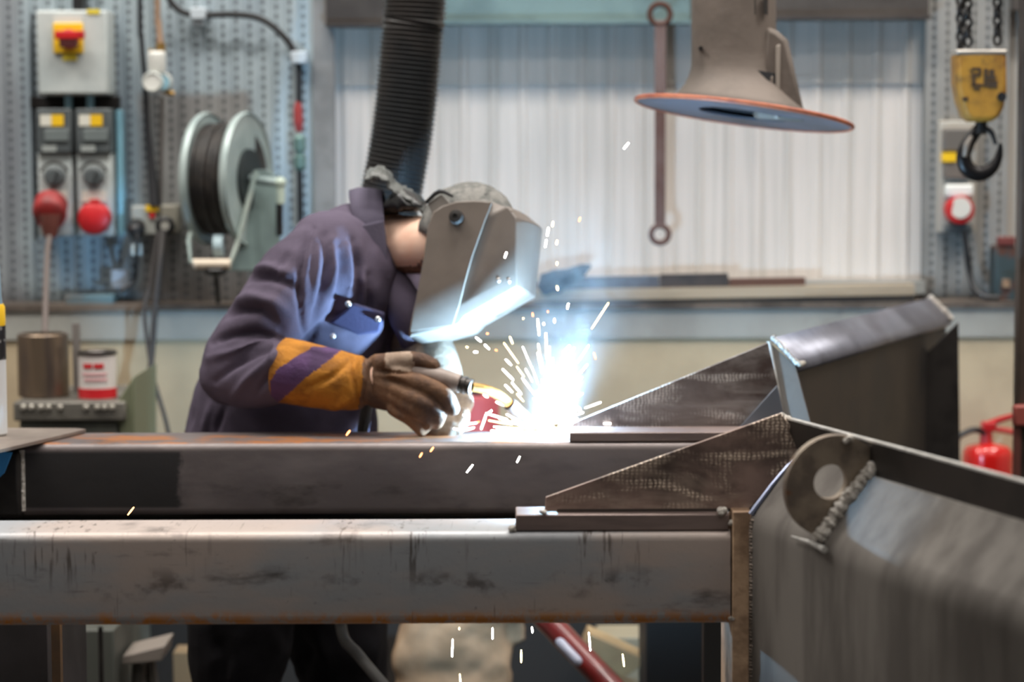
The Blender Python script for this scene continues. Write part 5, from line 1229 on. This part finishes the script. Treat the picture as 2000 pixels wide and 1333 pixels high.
tag(build(MB().tube([at(1094, 1256, 5.66), at(1128, 1292, 5.62)], .012, 12, round_=True), 'pole_highlight', M('pale_blue_white', srgb(186, 190, 210), .3)), 'small pale highlight modelled along the dark red pole', 'strip')  # white-blue highlight of the pole built as a pale strip
floorbox(1168, 1256, 1246, 6.6, .18, 'cream_box', 'cream box at the floor below the near beam beside the black cabinet', M('cream_box', srgb(150, 140, 118), .7), 'box')
k = MB(); k.prism([at(x, y, 6.2) for x, y in ((1150, 1238), (1256, 1288), (1252, 1302), (1216, 1326), (1140, 1262))], V((0, .12, 0)))
tag(build(k, 'cardboard_flap', M('cardboard', srgb(168, 142, 104), .7, col2=srgb(150, 122, 88), scale=5), bevel=.002), 'tan cardboard flap slanting below the near beam', 'cardboard')
floorbox(95, 224, 1228, 5.85, .3, 'grey_bin', 'dull grey-green bin on the floor near the rusty prop', M('grey_bin', srgb(84, 86, 80), .6, col2=srgb(70, 70, 66), scale=4), 'bin')
k = MB(); k.prism([at(x, y, 5.9) for x, y in ((240, 1282), (322, 1262), (316, 1292), (236, 1300))], V((0, .16, 0)))
tag(build(k, 'grey_block', M('pale_block', srgb(136, 126, 118), .6), bevel=.003), 'tilted pale grey block on a trestle below the near beam', 'block')
tr = MB(); q1, q2 = at(256, 1420, 5.9), at(318, 1420, 5.98); q1.z = q2.z = 0; tr.tube([at(272, 1296, 5.96), q1], .018, 8).tube([at(292, 1294, 5.98), q2], .016, 8)
tag(build(tr, 'trestle', M('grey_trestle', srgb(96, 92, 86), .6)), 'grey trestle legs under the tilted pale block', 'trestle')
a = at(83, 1280, 4.6)
tag(build(MB().bb(at(76, 0, 4.44).x, at(93, 0, 4.44).x, 4.44, 4.465, 0, at(80, 1215, 4.44).z), 'rusty_prop', M('rust_prop', srgb(96, 66, 34), .7, col2=srgb(70, 50, 30), scale=8)), 'narrow rusty upright prop below the beams', 'prop')
tag(build(MB().bb(at(-60, 0, 4.5).x, at(71, 0, 4.5).x, 4.5, 4.9, 0, ZT - HB - .003), 'steel_stand', M('stand_dark', srgb(62, 57, 58), .5, .3, col2=srgb(50, 46, 46), scale=4), bevel=.004), 'dark steel stand carrying the near end of the chassis', 'stand')
tag(build(MB().cyl(at(196, 1225, 5.7), V((at(196, 1225, 5.7).x, 5.7, 0)), .006), 'thin_rod', m_dark), 'thin dark rod standing in front of the grey-green bin', 'rod')
kx = MB(); kx.bb(at(318, 0, 6.5).x, at(360, 0, 6.5).x, 6.5, 6.6, 0, at(330, 1275, 6.5).z)
tag(build(kx, 'tan_box', M('tan_box', srgb(150, 126, 96), .7), bevel=.003), 'small tan box on the floor beside the near trouser leg', 'box')

# ------------------------------------------------------------------ arc, smoke, sparks
ARC = at(1072, 838, Y2 + .150)
t = thing('welding_arc', 'dazzling white welding arc at the torch tip on the far beam', 'welding arc', ARC)
build(MB().ell(ARC, V((.012, 0, 0)), V((0, .012, 0)), V((0, 0, .008)), 16, 10), 'arc_core', emis('arc_white', (.78, .9, 1.0), 900), t)
build(MB().ell(ARC + V((-.004, .008, -.012)), V((.022, 0, 0)), V((0, .012, 0)), V((0, 0, .006)), 16, 8), 'molten_pool', emis('molten', (1.0, .9, .8), 60), t)
ld = bpy.data.lights.new('arc_light', 'POINT'); ld.energy = ARC_W; ld.color = (.36, .68, 1.0); ld.shadow_soft_size = .014
lo_ = bpy.data.objects.new('arc_light', ld); COL.objects.link(lo_); lo_.location = ARC + V((0, 0, .022)); 

def smoke():
    m = bpy.data.materials.new('weld_smoke'); m.use_nodes = True; nt = m.node_tree; nt.nodes.clear()
    tc = N(nt, 'ShaderNodeTexCoord'); s = N(nt, 'ShaderNodeSeparateXYZ'); nt.links.new(tc.outputs['Object'], s.inputs[0])
    x, y, z = s.outputs
    zz = math_(nt, 'SUBTRACT', z, ARC.z)
    drift = math_(nt, 'MULTIPLY', zz, .18)
    wid = math_(nt, 'ADD', .030, math_(nt, 'MULTIPLY', zz, .20))
    dx = math_(nt, 'DIVIDE', math_(nt, 'SUBTRACT', math_(nt, 'SUBTRACT', x, ARC.x + .012), drift), wid)
    dy = math_(nt, 'DIVIDE', math_(nt, 'SUBTRACT', y, ARC.y + .01), wid)
    r2 = math_(nt, 'ADD', math_(nt, 'MULTIPLY', dx, dx), math_(nt, 'MULTIPLY', dy, dy))
    g_ = math_(nt, 'EXPONENT', math_(nt, 'MULTIPLY', r2, -1.0))
    mp = N(nt, 'ShaderNodeMapping'); mp.inputs['Scale'].default_value = (1, 1, .55); nt.links.new(tc.outputs['Object'], mp.inputs[0])
    nz = ramp01(nt, noise_(nt, mp.outputs[0], 17, 4, .6, 1.2), .36, .68)
    fade = math_(nt, 'SUBTRACT', 1.0, ramp01(nt, zz, .16, .58))
    den = math_(nt, 'MULTIPLY', math_(nt, 'MULTIPLY', g_, math_(nt, 'ADD', nz, .15)), math_(nt, 'MULTIPLY', fade, SMOKE_D))
    v = N(nt, 'ShaderNodeVolumePrincipled'); v.inputs['Color'].default_value = (.86, .93, 1, 1); v.inputs['Anisotropy'].default_value = .1
    nt.links.new(den, v.inputs['Density']); o = N(nt, 'ShaderNodeOutputMaterial'); nt.links.new(v.outputs[0], o.inputs['Volume'])
    return m
sm = build(MB().bb(ARC.x - .20, ARC.x + .24, ARC.y - .15, ARC.y + .20, ZT + .024, ZT + .62), 'weld_smoke', smoke(), angle=0)
tag(sm, 'thin bluish welding smoke rising over the arc', 'smoke', kind='stuff')

m_sw = emis('spark_white', (1.0, .93, .84), 26); m_sy = emis('spark_yellow', (1.0, .74, .34), 14); m_so = emis('spark_orange', (1.0, .36, .13), 6)
def spark(x0, y0, x1, y1, d0, d1, mat, r, label, group='sparks'):
    a, b_ = at(x0, y0, d0), at(x1, y1, d1)
    if (a - b_).length < r * .6: b_ = a + V((0, 0, r))
    o = build(MB().tube([a, a.lerp(b_, .5), b_], [r * .75, r, r * .8], 6, round_=True), 'spark', mat, angle=60)
    return tag(o, label, 'spark', group)
# single sparks the eye can pick out
one = [(1219, 290, 1227, 280, 5.0, m_sw, 'lone white spark high up between the ring bar and the helmet'),
       (912, 923, 923, 909, 4.6, m_sw, 'white spark in front of the far beam, just below the glove'),
       (1010, 903, 1015, 893, 4.7, m_sw, 'small white spark in front of the far beam, below the torch nozzle'),
       (250, 1006, 261, 992, 4.3, m_so, 'orange spark in front of the dark primed end of the far beam'),
       (677, 850, 683, 842, 4.9, m_so, 'orange spark on the top of the far beam below the gauntlet'),
       (820, 893, 824, 886, 4.85, m_so, 'small orange spark in front of the far beam, below the glove fingers'),
       (841, 882, 846, 875, 4.85, m_so, 'second small orange spark in front of the far beam, just under the glove'),
       (1079, 442, 1080, 434, 5.0, m_sy, 'pale spark close beside the top of the helmet'),
       (1131, 432, 1133, 426, 5.0, m_so, 'orange spark off the top of the helmet toward the ring bar'),
       (884, 1250, 883, 1283, 4.5, m_sw, 'long white spark falling in front of the pale sack'),
       (962, 1228, 962, 1248, 4.5, m_sw, 'short white spark falling at the top of the pale sack'),
       (897, 1227, 897, 1230, 4.5, m_sy, 'tiny yellow spark at the underside of the near beam above the pale sack'),
       (1018, 1271, 1018, 1294, 4.5, m_sy, 'yellow spark falling beside the lower corner of the pale sack'),
       (898, 1318, 900, 1340, 4.5, m_sy, 'yellow spark falling lowest in front of the pale sack'),
       (1039, 1226, 1040, 1236, 4.5, m_sw, 'tiny white spark at the underside of the near beam beside the red pole'),
       (1150, 1237, 1153, 1271, 4.5, m_sw, 'long white spark falling between the red pole and the tan cardboard'),
       (1216, 1279, 1219, 1302, 4.5, m_sy, 'yellow spark falling in front of the tan cardboard flap')]
for x0, y0, x1, y1, d, m_, lb in one: spark(x0, y0, x1, y1, d, d, m_, .0019, lb, 'single sparks')
LB = {0: 'white spark flying out of the welding arc', 1: 'yellow-white spark flying out of the welding arc', 2: 'orange spark flying out of the welding arc'}
seen = [(1069, 460, 1071, 446, 0), (1065, 482, 1067, 470, 0), (1087, 477, 1088, 471, 1), (986, 503, 989, 494, 0), (1088, 517, 1088, 513, 1), (1088, 560, 1089, 566, 1), (1108, 603, 1110, 594, 0),
        (1050, 624, 1053, 654, 0), (1066, 652, 1068, 700, 0), (1083, 624, 1083, 630, 0), (1062, 632, 1062, 634, 0), (1022, 622, 1022, 623, 1), (1070, 608, 1070, 610, 2), (1040, 612, 1041, 618, 2), (996, 659, 1001, 671, 1),
        (930, 660, 939, 667, 0), (947, 674, 955, 682, 0), (926, 688, 932, 688, 0), (911, 678, 913, 679, 1), (951, 652, 953, 652, 2), (968, 684, 970, 685, 2), (988, 703, 998, 713, 0), (982, 722, 1002, 742, 0), (1000, 748, 1018, 770, 0),
        (987, 753, 1000, 766, 0), (1010, 770, 1022, 784, 1), (1116, 690, 1122, 680, 0), (1100, 690, 1112, 676, 0), (1095, 706, 1104, 690, 0), (1160, 690, 1163, 701, 2), (1133, 800, 1134, 806, 0), (1106, 770, 1107, 774, 1),
        (911, 777, 918, 785, 0), (970, 786, 985, 792, 0), (920, 756, 922, 762, 0), (945, 772, 952, 776, 0), (905, 811, 914, 813, 0), (905, 829, 930, 827, 0), (887, 838, 896, 840, 0), (908, 841, 925, 836, 0), (940, 838, 948, 815, 0),
        (948, 812, 960, 803, 0), (950, 808, 990, 820, 0), (955, 822, 1000, 830, 1), (930, 826, 936, 824, 2), (965, 834, 1010, 838, 0), (975, 818, 1020, 832, 0), (960, 842, 1005, 842, 0), (990, 810, 1030, 832, 0), (935, 862, 942, 860, 1), (1020, 866, 1024, 878, 0), (1180, 828, 1192, 828, 0)]
rs0 = random.Random(5)
for x0, y0, x1, y1, c_ in seen:
    d = 5.10 + random.uniform(-.09, .05)
    spark(x0, y0, x1, y1, d, d, (m_sw, m_sy, m_so)[c_], rs0.uniform(.0013, .0019), LB[c_], ('white sparks round the arc', 'yellow sparks round the arc', 'orange sparks round the arc')[c_])
rs = random.Random(11)
for i in range(130):
    ang = rs.gauss(95, 62); rr0 = abs(rs.gauss(18, 38)) + 6; ln_ = rs.uniform(8, 26) * (1 + rr0 / 120)
    ang = max(-15, min(205, ang)); ca, sa = math.cos(R_(ang)), math.sin(R_(ang))
    x0, y0 = 1072 + ca * rr0, 836 - sa * rr0 * 1.5
    c_ = 0 if rs.random() < .7 else 1
    while 128 < ang < 168 and rr0 > 14: ang = rs.gauss(95, 62)
    ang = max(-15, min(205, ang)); ca, sa = math.cos(R_(ang)), math.sin(R_(ang)); x0, y0 = 1072 + ca * rr0, 836 - sa * rr0 * 1.5
    d = 5.12 + rs.uniform(-.07, .05)
    spark(x0, y0, x0 + ca * ln_, y0 - sa * ln_, d, d + rs.uniform(-.01, .01), (m_sw, m_sy)[c_], rs.uniform(.0008, .0016), LB[c_], ('white sparks round the arc', 'yellow sparks round the arc')[c_])

# ------------------------------------------------------------------ light
w_ = bpy.data.worlds.new('world'); S.world = w_; w_.use_nodes = True
w_.node_tree.nodes['Background'].inputs[0].default_value = (.9, .95, 1, 1); w_.node_tree.nodes['Background'].inputs[1].default_value = .04
def lamp(x, y, z, sx, sy, e, col=(1, .955, .895), rot=(0, 0, 0), name='shop_lamp'):
    l = bpy.data.lights.new(name, 'AREA'); l.shape = 'RECTANGLE'; l.size = sx; l.size_y = sy; l.energy = e; l.color = col
    o = bpy.data.objects.new(name, l); COL.objects.link(o); o.location = (x, y, z); o.rotation_euler = rot; return o
for yy, e in ((0.6, L1), (3.0, L2), (4.9, L3), (6.1, L4)):  # frontmost row is fill added for the steel's front faces
    for xx in (-2.6, 0.2, 3.0): lamp(xx, yy, 5.1, 1.9, .5, e)
S.view_settings.view_transform = 'Standard'; S.view_settings.look = 'None'; S.view_settings.gamma = 1; S.view_settings.use_curve_mapping = False
S.view_settings.exposure = 0.0
S.cycles.use_denoising = True; S.cycles.volume_step_rate = 1.0; S.cycles.volume_max_steps = 256; S.cycles.max_bounces = 8
